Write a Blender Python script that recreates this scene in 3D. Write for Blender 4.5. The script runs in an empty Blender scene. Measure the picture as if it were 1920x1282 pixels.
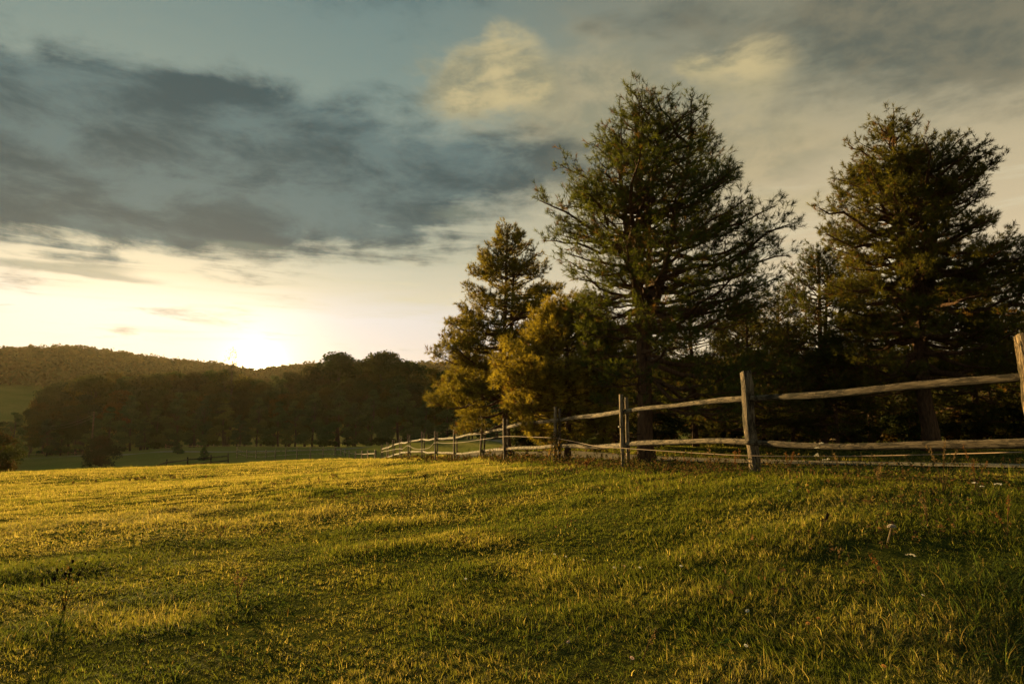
import bpy, math, random
import numpy as np
from math import radians as R, sin, cos, tan, atan, pi
random.seed(7); RNG = np.random.default_rng(11)
SC = bpy.context.scene; COL = SC.collection
# ------------------------------------------------------------------ camera frame
EYE = 1.15; F = 1280.0; TILT = atan(144/1280)
CT, ST = cos(TILT), sin(TILT)
def ray(u, v):
    a = (u-960)/F; b = (641-v)/F
    return np.array([a, CT-b*ST, ST+b*CT])
def P(u, v, Y):                       # the world point seen at (u,v), Y metres ahead
    d = ray(u, v); return d*(Y/d[1]) + np.array([0, 0, EYE])
def XU(u, Y):  # x for a column, for things near eye level
    return (u-960)/F*Y*1.005
SUN_AZ = R(-30); SUN_EL = R(7.5)
SUNV = np.array([sin(SUN_AZ)*cos(SUN_EL), cos(SUN_AZ)*cos(SUN_EL), sin(SUN_EL)])
# ------------------------------------------------------------------ noise
def _h(ix, iy, s):
    n = (ix.astype(np.int64)*374761393 + iy.astype(np.int64)*668265263 + s*1442695041) & 0xffffffff
    n = ((n ^ (n >> 13))*1274126177) & 0xffffffff
    return ((n ^ (n >> 16)) & 0xffff)/65535.0
def vn(x, y, s=0):
    x = np.asarray(x, float); y = np.asarray(y, float); ra = .45+.7*(s % 5)
    x, y = x*cos(ra)-y*sin(ra), x*sin(ra)+y*cos(ra)
    ix = np.floor(x); iy = np.floor(y); fx = x-ix; fy = y-iy
    fx = fx*fx*fx*(fx*(fx*6-15)+10); fy = fy*fy*fy*(fy*(fy*6-15)+10)
    a = _h(ix, iy, s); b = _h(ix+1, iy, s); c = _h(ix, iy+1, s); d = _h(ix+1, iy+1, s)
    return a+(b-a)*fx+(c-a)*fy+(a-b-c+d)*fx*fy
def fbm(x, y, s=0, o=3):
    t = 0; a = .5; k = 0
    for i in range(o):
        t = t+a*vn(x*2**i+17*i, y*2**i-9*i, s+i); k += a; a *= .5
    return t/k
# ------------------------------------------------------------------ terrain
FENCE = [  # u, v_top, v_base, Y
 (1922, 628, 919, 5.67), (1407, 697, 885, 8.85), (1172, 740, 878, 12.06), (1045, 762, 868, 15.7), (949, 783, 866, 19.6),
 (905, 793, 862, 23.2), (854, 805, 0, 27), (818, 808, 0, 30.5), (793, 809, 0, 34), (767, 814, 0, 37.5), (751, 820, 0, 41),
 (738, 824, 0, 45), (727, 829, 0, 49), (716, 833, 0, 53)]
PH = 1.3
ctrl = []
for u, vt, vb, Y in FENCE:
    p = P(u, vb, Y) if vb else P(u, vt, Y) - np.array([0, 0, PH])
    ctrl.append(tuple(p))
FP = [np.array(c) for c in ctrl]
ROADP = [(22, 10.5, .1), (9.8, 13.2, None), (6.3, 15.2, None), (3.7, 19, None), (-1.2, 28, None)]
for (u, v, Y) in [(2300, 880, 12.5), (1920, 876, 13.2), (1500, 869, 15.2), (1200, 861, 19), (900, 851, 28), (690, 838, 88), (480, 846, 112), (290, 847, 128),
                  (1735, 846, 20), (1915, 840, 27), (1500, 835, 30), (1100, 838, 34), (1528, 832, 30), (1900, 838, 30), (2300, 842, 24),
                  (0, 886, 40), (300, 876, 44), (600, 861, 48), (480, 866, 46), (150, 881, 42), (-300, 905, 36),
                  (150, 884, 75), (20, 890, 75), (150, 868, 125), (300, 868, 100), (600, 858, 88), (520, 860, 88), (450, 862, 86), (700, 860, 72),
                  (640, 840, 150), (300, 841, 150), (100, 852, 190), (800, 838, 150), (0, 853, 190), (-300, 860, 190), (1000, 832, 140), (1500, 815, 140), (2400, 800, 140),
                  (1700, 907, 6.5), (1700, 887, 8.5), (1700, 881, 11), (1500, 884, 9.5), (1500, 878, 12), (1870, 896, 8), (1850, 885, 10.5), (2300, 900, 8), (1330, 877, 12), (1250, 874, 13.5), (1100, 866, 17.5), (1300, 842, 60), (1900, 835, 60), (960, 846, 60), (2600, 815, 70)]:
    ctrl.append(tuple(P(u, v, Y)))
for x, y, z in [(0, 0, 0), (0, 3, .0), (-3, 3, -.07), (3, 3, .18), (0, 8, .03), (-6, 8, -.25), (6, 0, .35), (-6, 0, -.1), (0, -8, .1), (12, -4, .5), (-14, -6, -.3),
                (-12, 16, -.75), (-14, 28, -1.2), (-6, 20, -.5), (-20, 10, -.9), (-30, 0, -1.2), (30, 0, .9), (0, -40, .5), (-60, -40, -2), (60, -40, 1.5), (-60, 20, -3), (60, 20, 1.0),
                (-120, 60, -6.5), (100, 60, 1), (-150, 0, -6), (150, 0, 3), (0, -150, 1), (-90, 110, -7.5)]:
    ctrl.append((x, y, z))
CT_ = np.array(ctrl)
def tps(r2):
    return .5*r2*np.log(r2+1e-9)
def _fit():
    X = CT_[:, :2]/50; n = len(X)
    K = tps(((X[:, None]-X[None])**2).sum(-1)) + 2e-4*np.eye(n)
    A = np.zeros((n+3, n+3)); A[:n, :n] = K; A[:n, n] = 1; A[:n, n+1:] = X; A[n, :n] = 1; A[n+1:, :n] = X.T
    b = np.zeros(n+3); b[:n] = CT_[:, 2]
    return X, np.linalg.solve(A, b)
_X, _W = _fit()
_FX = np.array([p[0] for p in FP]); _FY = np.array([p[1] for p in FP])
RU = np.array([-2500, -600, 0, 60, 130, 200, 300, 400, 440, 480, 530, 600, 800, 1000, 1500, 2200, 4500.])
RV = np.array([682, 676, 671, 668, 667, 675, 687, 695, 701, 705, 701, 695, 693, 690, 688, 684, 690.])
def smooth(x, a, b):
    t = np.clip((x-a)/(b-a), 0, 1); return t*t*(3-2*t)
def far_z(x, y):
    r = np.hypot(x, y); th = np.arctan2(x, y)
    thc = np.clip(th, -1.15, 1.15); u = 960+F*np.tan(thc)
    crest = (785-np.interp(u, RU, RV))/F*700*np.cos(thc)*1.03
    k = np.clip(r, 0, 3000)
    left = smooth(-th, .35, .62)
    prof = np.interp(k, [180, 250, 330, 385, 450, 560, 700, 900, 3000], [-7, -5, 0, 6, 9, 30, 1, 1, 1])
    a = np.interp(k, [180, 250, 330, 385, 440, 470], [-9, -6, 1.5, 12.5, 24, 26])
    b = np.interp(k, [180, 250, 330, 385, 440, 470], [-7, -5, 0, 6, 12, 16])
    base = a*left+b*(1-left)
    t = smooth(k, 460, 700)
    z = base*(1-t)+(crest+EYE)*t
    back = smooth(np.abs(th), 1.3, 1.9)
    z = z*(1-.6*back)
    z = z-smooth(k, 720, 1500)*60
    return z + 3*(fbm(x/90, y/90, 5)-.5)*smooth(k, 200, 350)
def ground(x, y, bumps=True):
    x = np.asarray(x, float); y = np.asarray(y, float)
    sh = x.shape; xf = x.ravel(); yf = y.ravel()
    out = np.empty(xf.shape)
    for s in range(0, len(xf), 40000):
        q = np.stack([xf[s:s+40000], yf[s:s+40000]], 1)/50
        q = np.clip(q, -4.2, 4.2)
        d2 = ((q[:, None]-_X[None])**2).sum(-1)
        out[s:s+40000] = tps(d2)@_W[:-3] + _W[-3] + q@_W[-2:]
    r = np.hypot(xf, yf)
    t = smooth(r, 170, 240)
    out = out*(1-t)+far_z(xf, yf)*t
    if bumps:
        near = 1-smooth(r, 60, 120)
        out = out + near*(.065*(fbm(xf/2.6, yf/2.2, 21)-.5) + .04*(vn(xf/.55, yf/.5, 31)-.5) + .16*(vn(xf/9, yf/7, 41)-.5)*smooth(r, 9, 25)*.6)*np.clip(1-(xf-np.interp(yf, _FY, _FX)+.6)/.8, .15, 1)
    return out.reshape(sh)
def gz(x, y): return float(ground(np.array([x]), np.array([y]))[0])
def hit(u, v, y0=2.0, y1=60):
    d = ray(u, v); Y = np.linspace(y0, y1, 3000)
    pts = d[None]*(Y/d[1])[:, None]; z = pts[:, 2]+EYE
    g = ground(pts[:, 0], pts[:, 1]); i = int(np.argmax(z < g))
    return np.array([pts[i, 0], pts[i, 1], g[i]])
# ------------------------------------------------------------------ mesh helpers
def mesh(name, V, Fs, mat=None, col=None, smooth_=False, attr=None):
    V = np.asarray(V, np.float32)
    if isinstance(Fs, np.ndarray): Fs = [Fs]
    Fs = [np.asarray(f, np.int32) for f in Fs if len(f)]
    me = bpy.data.meshes.new(name)
    me.vertices.add(len(V)); me.vertices.foreach_set('co', V.ravel())
    loops = np.concatenate([f.ravel() for f in Fs]); tot = np.concatenate([np.full(len(f), f.shape[1], np.int32) for f in Fs])
    me.loops.add(len(loops)); me.loops.foreach_set('vertex_index', loops)
    me.polygons.add(len(tot)); st = np.concatenate([[0], np.cumsum(tot)[:-1]]).astype(np.int32)
    me.polygons.foreach_set('loop_start', st)
    if smooth_: me.polygons.foreach_set('use_smooth', np.ones(len(tot), bool))
    me.update(calc_edges=True)
    if col is not None:
        c = np.ones((len(V), 4), np.float32); c[:, :3] = col
        a = me.color_attributes.new('col', 'FLOAT_COLOR', 'POINT'); a.data.foreach_set('color', c.ravel())
    if attr is not None:
        a = me.attributes.new('lay', 'FLOAT_VECTOR', 'POINT'); a.data.foreach_set('vector', np.asarray(attr, np.float32).ravel())
    if mat: me.materials.append(mat)
    return me
def link(name, me, parent=None, loc=(0, 0, 0)):
    o = bpy.data.objects.new(name, me); COL.objects.link(o); o.location = loc
    if parent: o.parent = parent
    return o
def tag(o, label=None, cat=None, group=None, kind=None):
    if label: o['label'] = label
    if cat: o['category'] = cat
    if group: o['group'] = group
    if kind: o['kind'] = kind
    return o
def thing(name, loc, label, cat, group=None, rz=0):
    o = link(name, None, loc=loc); o.rotation_euler = (0, 0, rz); o.empty_display_size = .2
    return tag(o, label, cat, group)
def dup(root, loc, rz, sc, label, group=None):
    r = root.copy(); COL.objects.link(r); r.location = loc; r.rotation_euler = (0, 0, rz); r.scale = sc; r['label'] = label
    if group: r['group'] = group
    for ch in list(root.children):
        c = ch.copy(); COL.objects.link(c); c.parent = r
    return r
class MB:
    def __init__(s): s.V = []; s.F = {}; s.C = []; s.A = []; s.n = 0
    def add(s, V, F_, col=(1, 1, 1), attr=None):
        V = np.asarray(V, float); s.V.append(V)
        for f in (F_ if isinstance(F_, list) else [F_]):
            if len(f): s.F.setdefault(f.shape[1], []).append(f+s.n)
        c = np.empty((len(V), 3)); c[:] = col; s.C.append(c)
        s.A.append(attr if attr is not None else np.zeros((len(V), 3))); s.n += len(V)
    def build(s, name, mat, parent=None, loc=(0, 0, 0), smooth_=False):
        return link(name, s.mesh(name, mat, smooth_), parent, loc)
    def mesh(s, name, mat, smooth_=False):
        return mesh(name, np.concatenate(s.V), [np.concatenate(f) for f in s.F.values()], mat, np.concatenate(s.C), smooth_, np.concatenate(s.A))
def unit(a): return a/(np.linalg.norm(a, axis=-1, keepdims=True)+1e-9)
def tubes(Pts, Rad, n=5, cap=True):
    """Pts (m,S,3), Rad (m,S) -> verts, [faces]"""
    Pts = np.asarray(Pts, float); Rad = np.asarray(Rad, float); m, S, _ = Pts.shape
    T = unit(Pts[:, -1]-Pts[:, 0]); ref = np.where(np.abs(T[:, 2:3]) > .9, np.array([[1., 0, 0]]), np.array([[0, 0, 1.]]))
    U = unit(np.cross(T, ref)); W = np.cross(T, U)
    a = np.arange(n)*2*pi/n
    off = U[:, None, None]*np.cos(a)[None, None, :, None]+W[:, None, None]*np.sin(a)[None, None, :, None]
    V = Pts[:, :, None]+off*Rad[:, :, None, None]
    V = V.reshape(-1, 3)
    b = (np.arange(m)*S*n)[:, None, None]+(np.arange(S-1)*n)[None, :, None]
    k = np.arange(n)[None, None]; k2 = (k+1) % n
    Fq = np.stack([b+k, b+k2, b+k2+n, b+k+n], -1).reshape(-1, 4)
    fs = [Fq]
    if cap and n > 2:
        e = (np.arange(m)*S*n)[:, None]+(S-1)*n+np.arange(n)[None]
        s0 = (np.arange(m)*S*n)[:, None]+np.arange(n)[None, ::-1]
        fs += [e, s0]
    return V, fs
# ------------------------------------------------------------------ materials
def nodes(name):
    m = bpy.data.materials.new(name); m.use_nodes = True; nt = m.node_tree; nt.nodes.clear()
    return m, nt
class G:
    """tiny node-graph helper"""
    def __init__(s, nt): s.nt = nt
    def n(s, t, **k):
        x = s.nt.nodes.new(t)
        for a, b in k.items(): setattr(x, a, b)
        return x
    def put(s, sock, v):
        if isinstance(v, bpy.types.NodeSocket): s.nt.links.new(v, sock)
        elif v is not None:
            if sock.type == 'RGBA' and len(v) == 3: v = (*v, 1)
            sock.default_value = v
    def m(s, op, a, b=None, c=None, clamp=False):
        x = s.n('ShaderNodeMath', operation=op, use_clamp=clamp)
        for i, v in enumerate((a, b, c)):
            if v is not None: s.put(x.inputs[i], v)
        return x.outputs[0]
    def add(s, a, b): return s.m('ADD', a, b)
    def mul(s, a, b): return s.m('MULTIPLY', a, b)
    def sub(s, a, b): return s.m('SUBTRACT', a, b)
    def mix(s, f, a, b, mode='MIX'):
        x = s.n('ShaderNodeMix', data_type='RGBA', blend_type=mode); x.clamp_factor = True
        s.put(x.inputs[0], f); s.put(x.inputs[6], a); s.put(x.inputs[7], b); return x.outputs[2]
    def sstep(s, v, a, b, lo=0., hi=1.):
        x = s.n('ShaderNodeMapRange', interpolation_type='SMOOTHSTEP'); s.put(x.inputs[0], v)
        for i, w in zip((1, 2, 3, 4), (a, b, lo, hi)): s.put(x.inputs[i], w)
        return x.outputs[0]
    def noise(s, vec, scale, det=4, rough=.55, dist=0.):
        x = s.n('ShaderNodeTexNoise'); s.put(x.inputs['Vector'], vec); x.inputs['Scale'].default_value = scale
        x.inputs['Detail'].default_value = det; x.inputs['Roughness'].default_value = rough; x.inputs['Distortion'].default_value = dist
        return x
    def ramp(s, f, pts):
        x = s.n('ShaderNodeValToRGB'); e = x.color_ramp.elements
        while len(e) < len(pts): e.new(.5)
        for i, (p, c) in enumerate(pts): e[i].position = p; e[i].color = (*c, 1)
        s.put(x.inputs[0], f); return x.outputs[0]
    def vscale(s, v, sc):
        x = s.n('ShaderNodeMapping'); s.put(x.inputs['Vector'], v); x.inputs['Scale'].default_value = sc; return x.outputs[0]
def foliage_mat(name, tint=(1, 1, 1), trans=.45, gloss=.25, rough=.45, tcol=(1.25, 1.1, .5), vary=False):
    m, nt = nodes(name); g = G(nt)
    at = g.n('ShaderNodeAttribute', attribute_name='col').outputs['Color']
    c = g.mix(1., at, tint, 'MULTIPLY')
    if vary:
        rd = g.n('ShaderNodeObjectInfo').outputs['Random']; c = g.mix(1., c, g.ramp(rd, [(0., (.55, .75, .75)), (.35, (.85, 1.1, .8)), (.7, (1.1, 1.2, .9)), (.9, (1.5, 1.4, .9)), (1., (1.9, 1.3, .9))]), 'MULTIPLY')
    p = g.n('ShaderNodeBsdfPrincipled'); g.put(p.inputs['Base Color'], c); p.inputs['Roughness'].default_value = rough
    p.inputs['Specular IOR Level'].default_value = gloss
    t = g.n('ShaderNodeBsdfTranslucent'); g.put(t.inputs[0], g.mix(1., c, tcol, 'MULTIPLY'))
    mx = g.n('ShaderNodeMixShader'); mx.inputs[0].default_value = trans
    nt.links.new(p.outputs[0], mx.inputs[1]); nt.links.new(t.outputs[0], mx.inputs[2])
    o = g.n('ShaderNodeOutputMaterial'); nt.links.new(mx.outputs[0], o.inputs[0]); return m
def solid_mat(name, build, rough=.85, spec=.2, bump=None):
    m, nt = nodes(name); g = G(nt)
    c = build(g)
    p = g.n('ShaderNodeBsdfPrincipled'); g.put(p.inputs['Base Color'], c); p.inputs['Roughness'].default_value = rough
    p.inputs['Specular IOR Level'].default_value = spec
    if bump:
        h, st, d = bump(g)
        b = g.n('ShaderNodeBump'); b.inputs['Strength'].default_value = st; b.inputs['Distance'].default_value = d; g.put(b.inputs['Height'], h)
        nt.links.new(b.outputs[0], p.inputs['Normal'])
    o = g.n('ShaderNodeOutputMaterial'); nt.links.new(p.outputs[0], o.inputs[0]); return m
def pos(g): return g.n('ShaderNodeNewGeometry').outputs['Position']
def obc(g): return g.n('ShaderNodeTexCoord').outputs['Object']
def bark(c1, c2, name):
    return solid_mat(name, lambda g: g.ramp(g.noise(g.vscale(obc(g), (1, 1, .25)), 22, 5, .6).outputs[0], [(.3, c1), (.7, c2)]),
                     .9, .1, lambda g: (g.noise(g.vscale(obc(g), (1, 1, .2)), 26, 5, .65).outputs[0], .9, .03))
M_BARK = bark((.045, .024, .012), (.17, .09, .045), 'pine_bark')
M_BARK2 = bark((.035, .026, .018), (.10, .075, .05), 'grey_bark')
M_NEEDLE = foliage_mat('pine_needles', trans=.45, gloss=.08, rough=.7)
M_LEAF = foliage_mat('leaf', trans=.4, gloss=.03, rough=.85)
M_TREE = foliage_mat('tree_leaf', trans=.3, gloss=.05, rough=.8, vary=True)
M_FAR = foliage_mat('far_leaf', trans=.12, gloss=.0, rough=.9)
M_HERB = foliage_mat('herb_leaf', trans=.35, gloss=.0, rough=.9)
M_GRASS = foliage_mat('grass_blades', trans=.6, gloss=.03, rough=.8, tcol=(1.3, 1.12, .5))
M_DRY = foliage_mat('dry_stalk', trans=.3, gloss=.0, rough=.9, tcol=(1.2, 1, .7))
M_PETAL = foliage_mat('petal', trans=.35, gloss=.2, tcol=(1, 1, 1))
def wood(name, c1, c2, c3):
    def b(g):
        a = g.n('ShaderNodeAttribute', attribute_name='lay').outputs['Vector']
        grain = g.noise(g.vscale(a, (1.6, 22, 22)), 3.0, 6, .65).outputs[0]
        blotch = g.noise(g.vscale(a, (2.2, 7, 7)), 2.2, 5, .7, .6).outputs[0]
        c = g.ramp(grain, [(.36, c1), (.5, c2), (.66, c3)])
        sx = g.n('ShaderNodeSeparateXYZ'); g.put(sx.inputs[0], a)
        c = g.mix(g.sstep(blotch, .47, .60, 0., .9), c, (.050, .036, .020))
        crack = g.noise(g.vscale(a, (.7, 60, 60)), 3.0, 3, .6).outputs[0]
        c = g.mix(g.sstep(crack, .60, .68, 0., .8), c, (.03, .022, .013))
        moss = g.add(g.mul(sx.outputs[2], 14.), g.mul(g.sub(blotch, .5), 3.))
        c = g.mix(g.sstep(moss, .35, .75, 0., .85), c, (.05, .042, .02))
        return g.mix(1., c, g.n('ShaderNodeAttribute', attribute_name='col').outputs['Color'], 'MULTIPLY')
    def bp(g):
        a = g.n('ShaderNodeAttribute', attribute_name='lay').outputs['Vector']
        return g.noise(g.vscale(a, (1.4, 30, 30)), 3.0, 6, .7).outputs[0], 1., .03
    return solid_mat(name, b, .85, .15, bp)
M_WOOD = wood('weathered_wood', (.06, .042, .026), (.30, .23, .15), (.52, .42, .28))
M_ROPE = solid_mat('rope', lambda g: (.40, .27, .17, 1), .8)
M_WIRE = solid_mat('wire', lambda g: (.25, .22, .18, 1), .5)
M_IRON = solid_mat('rusty_iron', lambda g: (.03, .022, .018, 1), .6, .4)
def ground_col(g):
    p = pos(g)
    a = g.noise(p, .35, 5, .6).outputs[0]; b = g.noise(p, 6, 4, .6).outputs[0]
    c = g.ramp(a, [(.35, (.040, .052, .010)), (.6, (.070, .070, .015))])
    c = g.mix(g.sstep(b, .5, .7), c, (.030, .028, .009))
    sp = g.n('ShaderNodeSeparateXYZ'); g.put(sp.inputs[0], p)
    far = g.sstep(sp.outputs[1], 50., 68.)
    fc = g.ramp(g.noise(g.vscale(p, (1, 1, 1)), .08, 6, .65).outputs[0], [(.35, (.17, .18, .035)), (.65, (.25, .22, .055))])  # far field yellower and brighter, painted in place of the blocked sun
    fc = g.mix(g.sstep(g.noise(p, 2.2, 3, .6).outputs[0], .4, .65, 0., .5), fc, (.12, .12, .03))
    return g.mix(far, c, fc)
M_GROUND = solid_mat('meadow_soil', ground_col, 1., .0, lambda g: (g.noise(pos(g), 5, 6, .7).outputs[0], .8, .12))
M_ROAD = solid_mat('gravel', lambda g: g.mix(g.sstep(g.noise(pos(g), .9, 4, .6).outputs[0], .45, .7, 0., .6), g.ramp(g.noise(pos(g), 30, 5, .7).outputs[0], [(.3, (.17, .14, .10)), (.7, (.38, .32, .22))]), (.12, .11, .06)), 1., .0,
                   lambda g: (g.noise(pos(g), 40, 4, .7).outputs[0], .6, .02))
#@@GROUND
# ------------------------------------------------------------------ ground sheet
def axis(n, k, lim):
    t = np.linspace(-1, 1, n); return np.sinh(t*k)/np.sinh(k)*lim
xs = axis(380, 6.6, 2600)
ya = np.linspace(0, 1, 420); ys = np.sinh(ya*6.3)/np.sinh(6.3)*2600 + 1.5
yb = -np.sinh(np.linspace(1, 0, 70)[:-1]*5.5)/np.sinh(5.5)*900 + 1.5
ys = np.concatenate([yb, ys])
gx, gy = np.meshgrid(xs, ys)
gzv = ground(gx, gy)
nx, ny = len(xs), len(ys)
idx = np.arange(nx*ny).reshape(ny, nx)
Fq = np.stack([idx[:-1, :-1], idx[:-1, 1:], idx[1:, 1:], idx[1:, :-1]], -1).reshape(-1, 4)
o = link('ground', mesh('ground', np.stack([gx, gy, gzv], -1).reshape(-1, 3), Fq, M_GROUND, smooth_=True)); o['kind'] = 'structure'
def sheet_z(x, y):  # height of the built sheet (bilinear)
    x = np.asarray(x, float); y = np.asarray(y, float)
    i = np.clip(np.searchsorted(xs, x)-1, 0, nx-2); j = np.clip(np.searchsorted(ys, y)-1, 0, ny-2)
    fx = (x-xs[i])/(xs[i+1]-xs[i]); fy = (y-ys[j])/(ys[j+1]-ys[j])
    return gzv[j, i]*(1-fx)*(1-fy)+gzv[j, i+1]*fx*(1-fy)+gzv[j+1, i]*(1-fx)*fy+gzv[j+1, i+1]*fx*fy
def sz(x, y): return float(sheet_z(x, y))
# gravel road
rp = [P(u, v, Y)[:2] for u, v, Y in [(2600, 884, 12.2), (2300, 880, 12.5), (1920, 876, 13.2), (1500, 869, 15.2), (1200, 861, 19), (1030, 856, 23.4), (900, 851, 28), (895, 847, 42), (930, 842, 60), (960, 839, 80), (900, 838, 92), (790, 838, 96), (690, 838, 98), (600, 841, 105), (480, 846, 112), (290, 847, 128), (100, 850, 150), (-300, 850, 175)]]
def catmull(pts, n):
    pts = [np.array(p, float) for p in pts]; pts = [2*pts[0]-pts[1]]+pts+[2*pts[-1]-pts[-2]]; out = []
    for i in range(1, len(pts)-2):
        for k in range(n):
            t = k/n; a, b, c, d = pts[i-1:i+3]
            out.append(.5*((2*b)+(c-a)*t+(2*a-5*b+4*c-d)*t*t+(3*b-a-3*c+d)*t**3))
    out.append(pts[-2]); return np.array(out)
rc = catmull(rp, 24); tn = unit(np.gradient(rc, axis=0)); nr = np.stack([-tn[:, 1], tn[:, 0]], 1)
W = 9; lat = np.linspace(-1.1, 1.1, W)
wob = 1+.12*(vn(np.arange(len(rc))*.35, 0*np.arange(len(rc)), 3)-.5)[:, None]
rv = rc[:, None]+nr[:, None]*(lat[None]*wob)[..., None]
rz = np.maximum(ground(rv[..., 0], rv[..., 1]), sheet_z(rv[..., 0], rv[..., 1]))+.03
ii = np.arange(len(rc)*W).reshape(len(rc), W)
Fq = np.stack([ii[:-1, :-1], ii[:-1, 1:], ii[1:, 1:], ii[1:, :-1]], -1).reshape(-1, 4)
o = link('road', mesh('road', np.concatenate([rv, rz[..., None]], -1).reshape(-1, 3), Fq, M_ROAD, smooth_=True)); o['kind'] = 'structure'
def road_dist(x, y):
    out = np.full(np.shape(x), 1e9)
    for a in rc[::3]: out = np.minimum(out, np.hypot(x-a[0], y-a[1]))
    return out
#@@GRASS
# ------------------------------------------------------------------ grass
FX = np.array([p[0] for p in FP][::-1]); FY = np.array([p[1] for p in FP][::-1])   # fence line
def fence_side(x, y):   # >0 : beyond (right of) the fence
    xf = np.interp(y, FY[::-1], FX[::-1]); return x-xf
def blades(X, Y, L, Wd, col, lean, S=3, zoff=-.01, seed=1, spread=None):
    rng = np.random.default_rng(seed); n = len(X)
    Z = sheet_z(X, Y)+zoff; a = rng.uniform(0, 2*pi, n) if spread is None else spread
    dx, dy = np.cos(a), np.sin(a)
    face = a+pi/2+rng.normal(0, .6, n); wx, wy = np.cos(face), np.sin(face)
    V = np.empty((n, 2*S+1, 3)); C = np.empty((n, 2*S+1, 3))
    for k in range(S+1):
        t = k/S; th = lean*t*1.15
        hx = L*t*np.sin(th*.75); hz = L*t*np.cos(th*.8)
        cx = X+dx*hx; cy = Y+dy*hx; cz = Z+hz
        w = Wd*(1-t**1.6)*.5+.0002
        shade = 1.0+.0*t
        cc = col*(np.array([1, 1, 1])*(.75+.35*t)) if False else col
        if k < S:
            V[:, 2*k] = np.stack([cx-wx*w, cy-wy*w, cz], 1); V[:, 2*k+1] = np.stack([cx+wx*w, cy+wy*w, cz], 1); C[:, 2*k] = cc; C[:, 2*k+1] = cc
        else:
            V[:, 2*k] = np.stack([cx, cy, cz], 1); C[:, 2*k] = cc
    b = (np.arange(n)*(2*S+1))[:, None]
    q = np.concatenate([b+np.array([[2*k, 2*k+1, 2*k+3, 2*k+2]]) for k in range(S-1)]) if S > 1 else np.zeros((0, 4), int)
    t3 = b+np.array([[2*S-2, 2*S-1, 2*S]])
    return V.reshape(-1, 3), [q, t3], C.reshape(-1, 3)
def gcol(X, Y, rng, dry_boost=0.):
    n = len(X)
    big = fbm(X/3.1, Y/2.3, 61, 3); med = fbm(X/.7, Y/.6, 71, 2)
    dry = np.clip((big-.47)*1.8+(med-.5)*1.3+.02+dry_boost+np.clip(-X*.08, -.22, .45)*np.clip((Y-1)/5, .5, 1)+np.clip((Y-7)*.025, -.08, .25)*np.clip(1-X*.2, .3, 1), 0, 1)  # noise makes dry patches; left and far rise paints sunlight into the colour
    green = np.array([.130, .155, .030]); lush = np.array([.080, .118, .028]); straw = np.array([.44, .39, .18]); olive = np.array([.235, .24, .060]); brown = np.array([.11, .075, .03])
    base = lush+(green-lush)*med[:, None]*1.4
    c = base*(1-dry[:, None])+olive*dry[:, None]
    pick = rng.random(n); s = pick < (.06+.42*dry); c[s] = straw*rng.uniform(.6, 1.1, (s.sum(), 1))
    s = (pick > .97); c[s] = brown
    return c*rng.uniform(.72, 1.25, (n, 1))
def scatter(n, y0, y1, half, rng, power=1.):
    y = y0+(y1-y0)*rng.random(n)**power; w = half(y); x = rng.uniform(-1, 1, n)*w; return x, y
half = lambda y: y*.80+2.2
gm = MB(); rng = np.random.default_rng(5)
def area_scatter(dens, y0, y1):
    # uniform in area over a trapezoid
    A = (half(y0)+half(y1))*(y1-y0); n = int(A*dens)
    y = rng.uniform(y0, y1, int(n*1.6)); k = rng.random(len(y)) < half(y)/half(y1); y = y[k][:n]
    return rng.uniform(-1, 1, len(y))*half(y), y
for y0, y1, dens, Lm, Wd, S in [(1.9, 3.4, 34000, .034, .0021, 3), (3.4, 5, 24000, .036, .0026, 2), (5, 7.5, 13500, .038, .0036, 2), (7.5, 11, 7500, .042, .0052, 2), (11, 16, 3600, .048, .008, 1), (16, 28, 1500, .058, .014, 1), (28, 44, 600, .07, .024, 1), (44, 66, 300, .08, .036, 1)]:
    X, Y = area_scatter(dens, y0, y1)
    side = fence_side(X, Y)
    keep = ((side < 9) | (Y > 16)) & (road_dist(X, Y) > 1.0)
    tus = fbm(X/.9, Y/.8, 81, 2); holes = fbm(X/1.6+40, Y/1.3, 91, 2)
    keep &= rng.random(len(X)) < np.clip(.6+(holes-.33)*4.5, .55, 1)
    X, Y, tus, side = X[keep], Y[keep], tus[keep], side[keep]
    n = len(X)
    # tufting: pull blades towards nearby tuft centres
    cs = .11 if y0 < 10 else .4
    Xr = X*.83-Y*.56; Yr = X*.56+Y*.83; jx = np.floor(Xr/cs); jy = np.floor(Yr/cs)
    cxr = (jx+_h(jx, jy, 7))*cs; cyr = (jy+_h(jx, jy, 9))*cs; cx = cxr*.83+cyr*.56; cy = -cxr*.56+cyr*.83
    pull = rng.uniform(0, .5, n); X2 = X+(cx-X)*pull; Y2 = Y+(cy-Y)*pull
    out = np.arctan2(Y2-cy, X2-cx)+rng.normal(0, .9, n)
    flow = vn(X/.45, Y/.4, 121)*4*pi; mt = rng.random(n) < .45; out[mt] = (flow+rng.normal(0, .5, n))[mt]
    bare = np.clip((fbm(X/.38, Y/.3, 131, 2)-.6)*6, 0, 1)
    tall = np.clip((tus-.45)*3, 0, 1.4)
    fside = np.clip(1-np.abs(side+.35)/.3, 0, 1)
    L = Lm*rng.lognormal(0, .35, n)*(.7+.75*tall)*(1-.35*bare)*(1+.5*fside)
    lean = np.clip(rng.normal(1.0, .5, n)+.45*vn(X/.6+9, Y/.5, 141), .05, 2.6)
    col = gcol(X2, Y2, rng)
    gm.add(*blades(X2, Y2, L, Wd*rng.uniform(.6, 1.4, n), col, lean, S, seed=int(y0*10), spread=out)[:2], col=blades_c if False else np.repeat(col, 2*S+1, 0))
o = gm.build('grass', M_GRASS); tag(o, kind='stuff')
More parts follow.
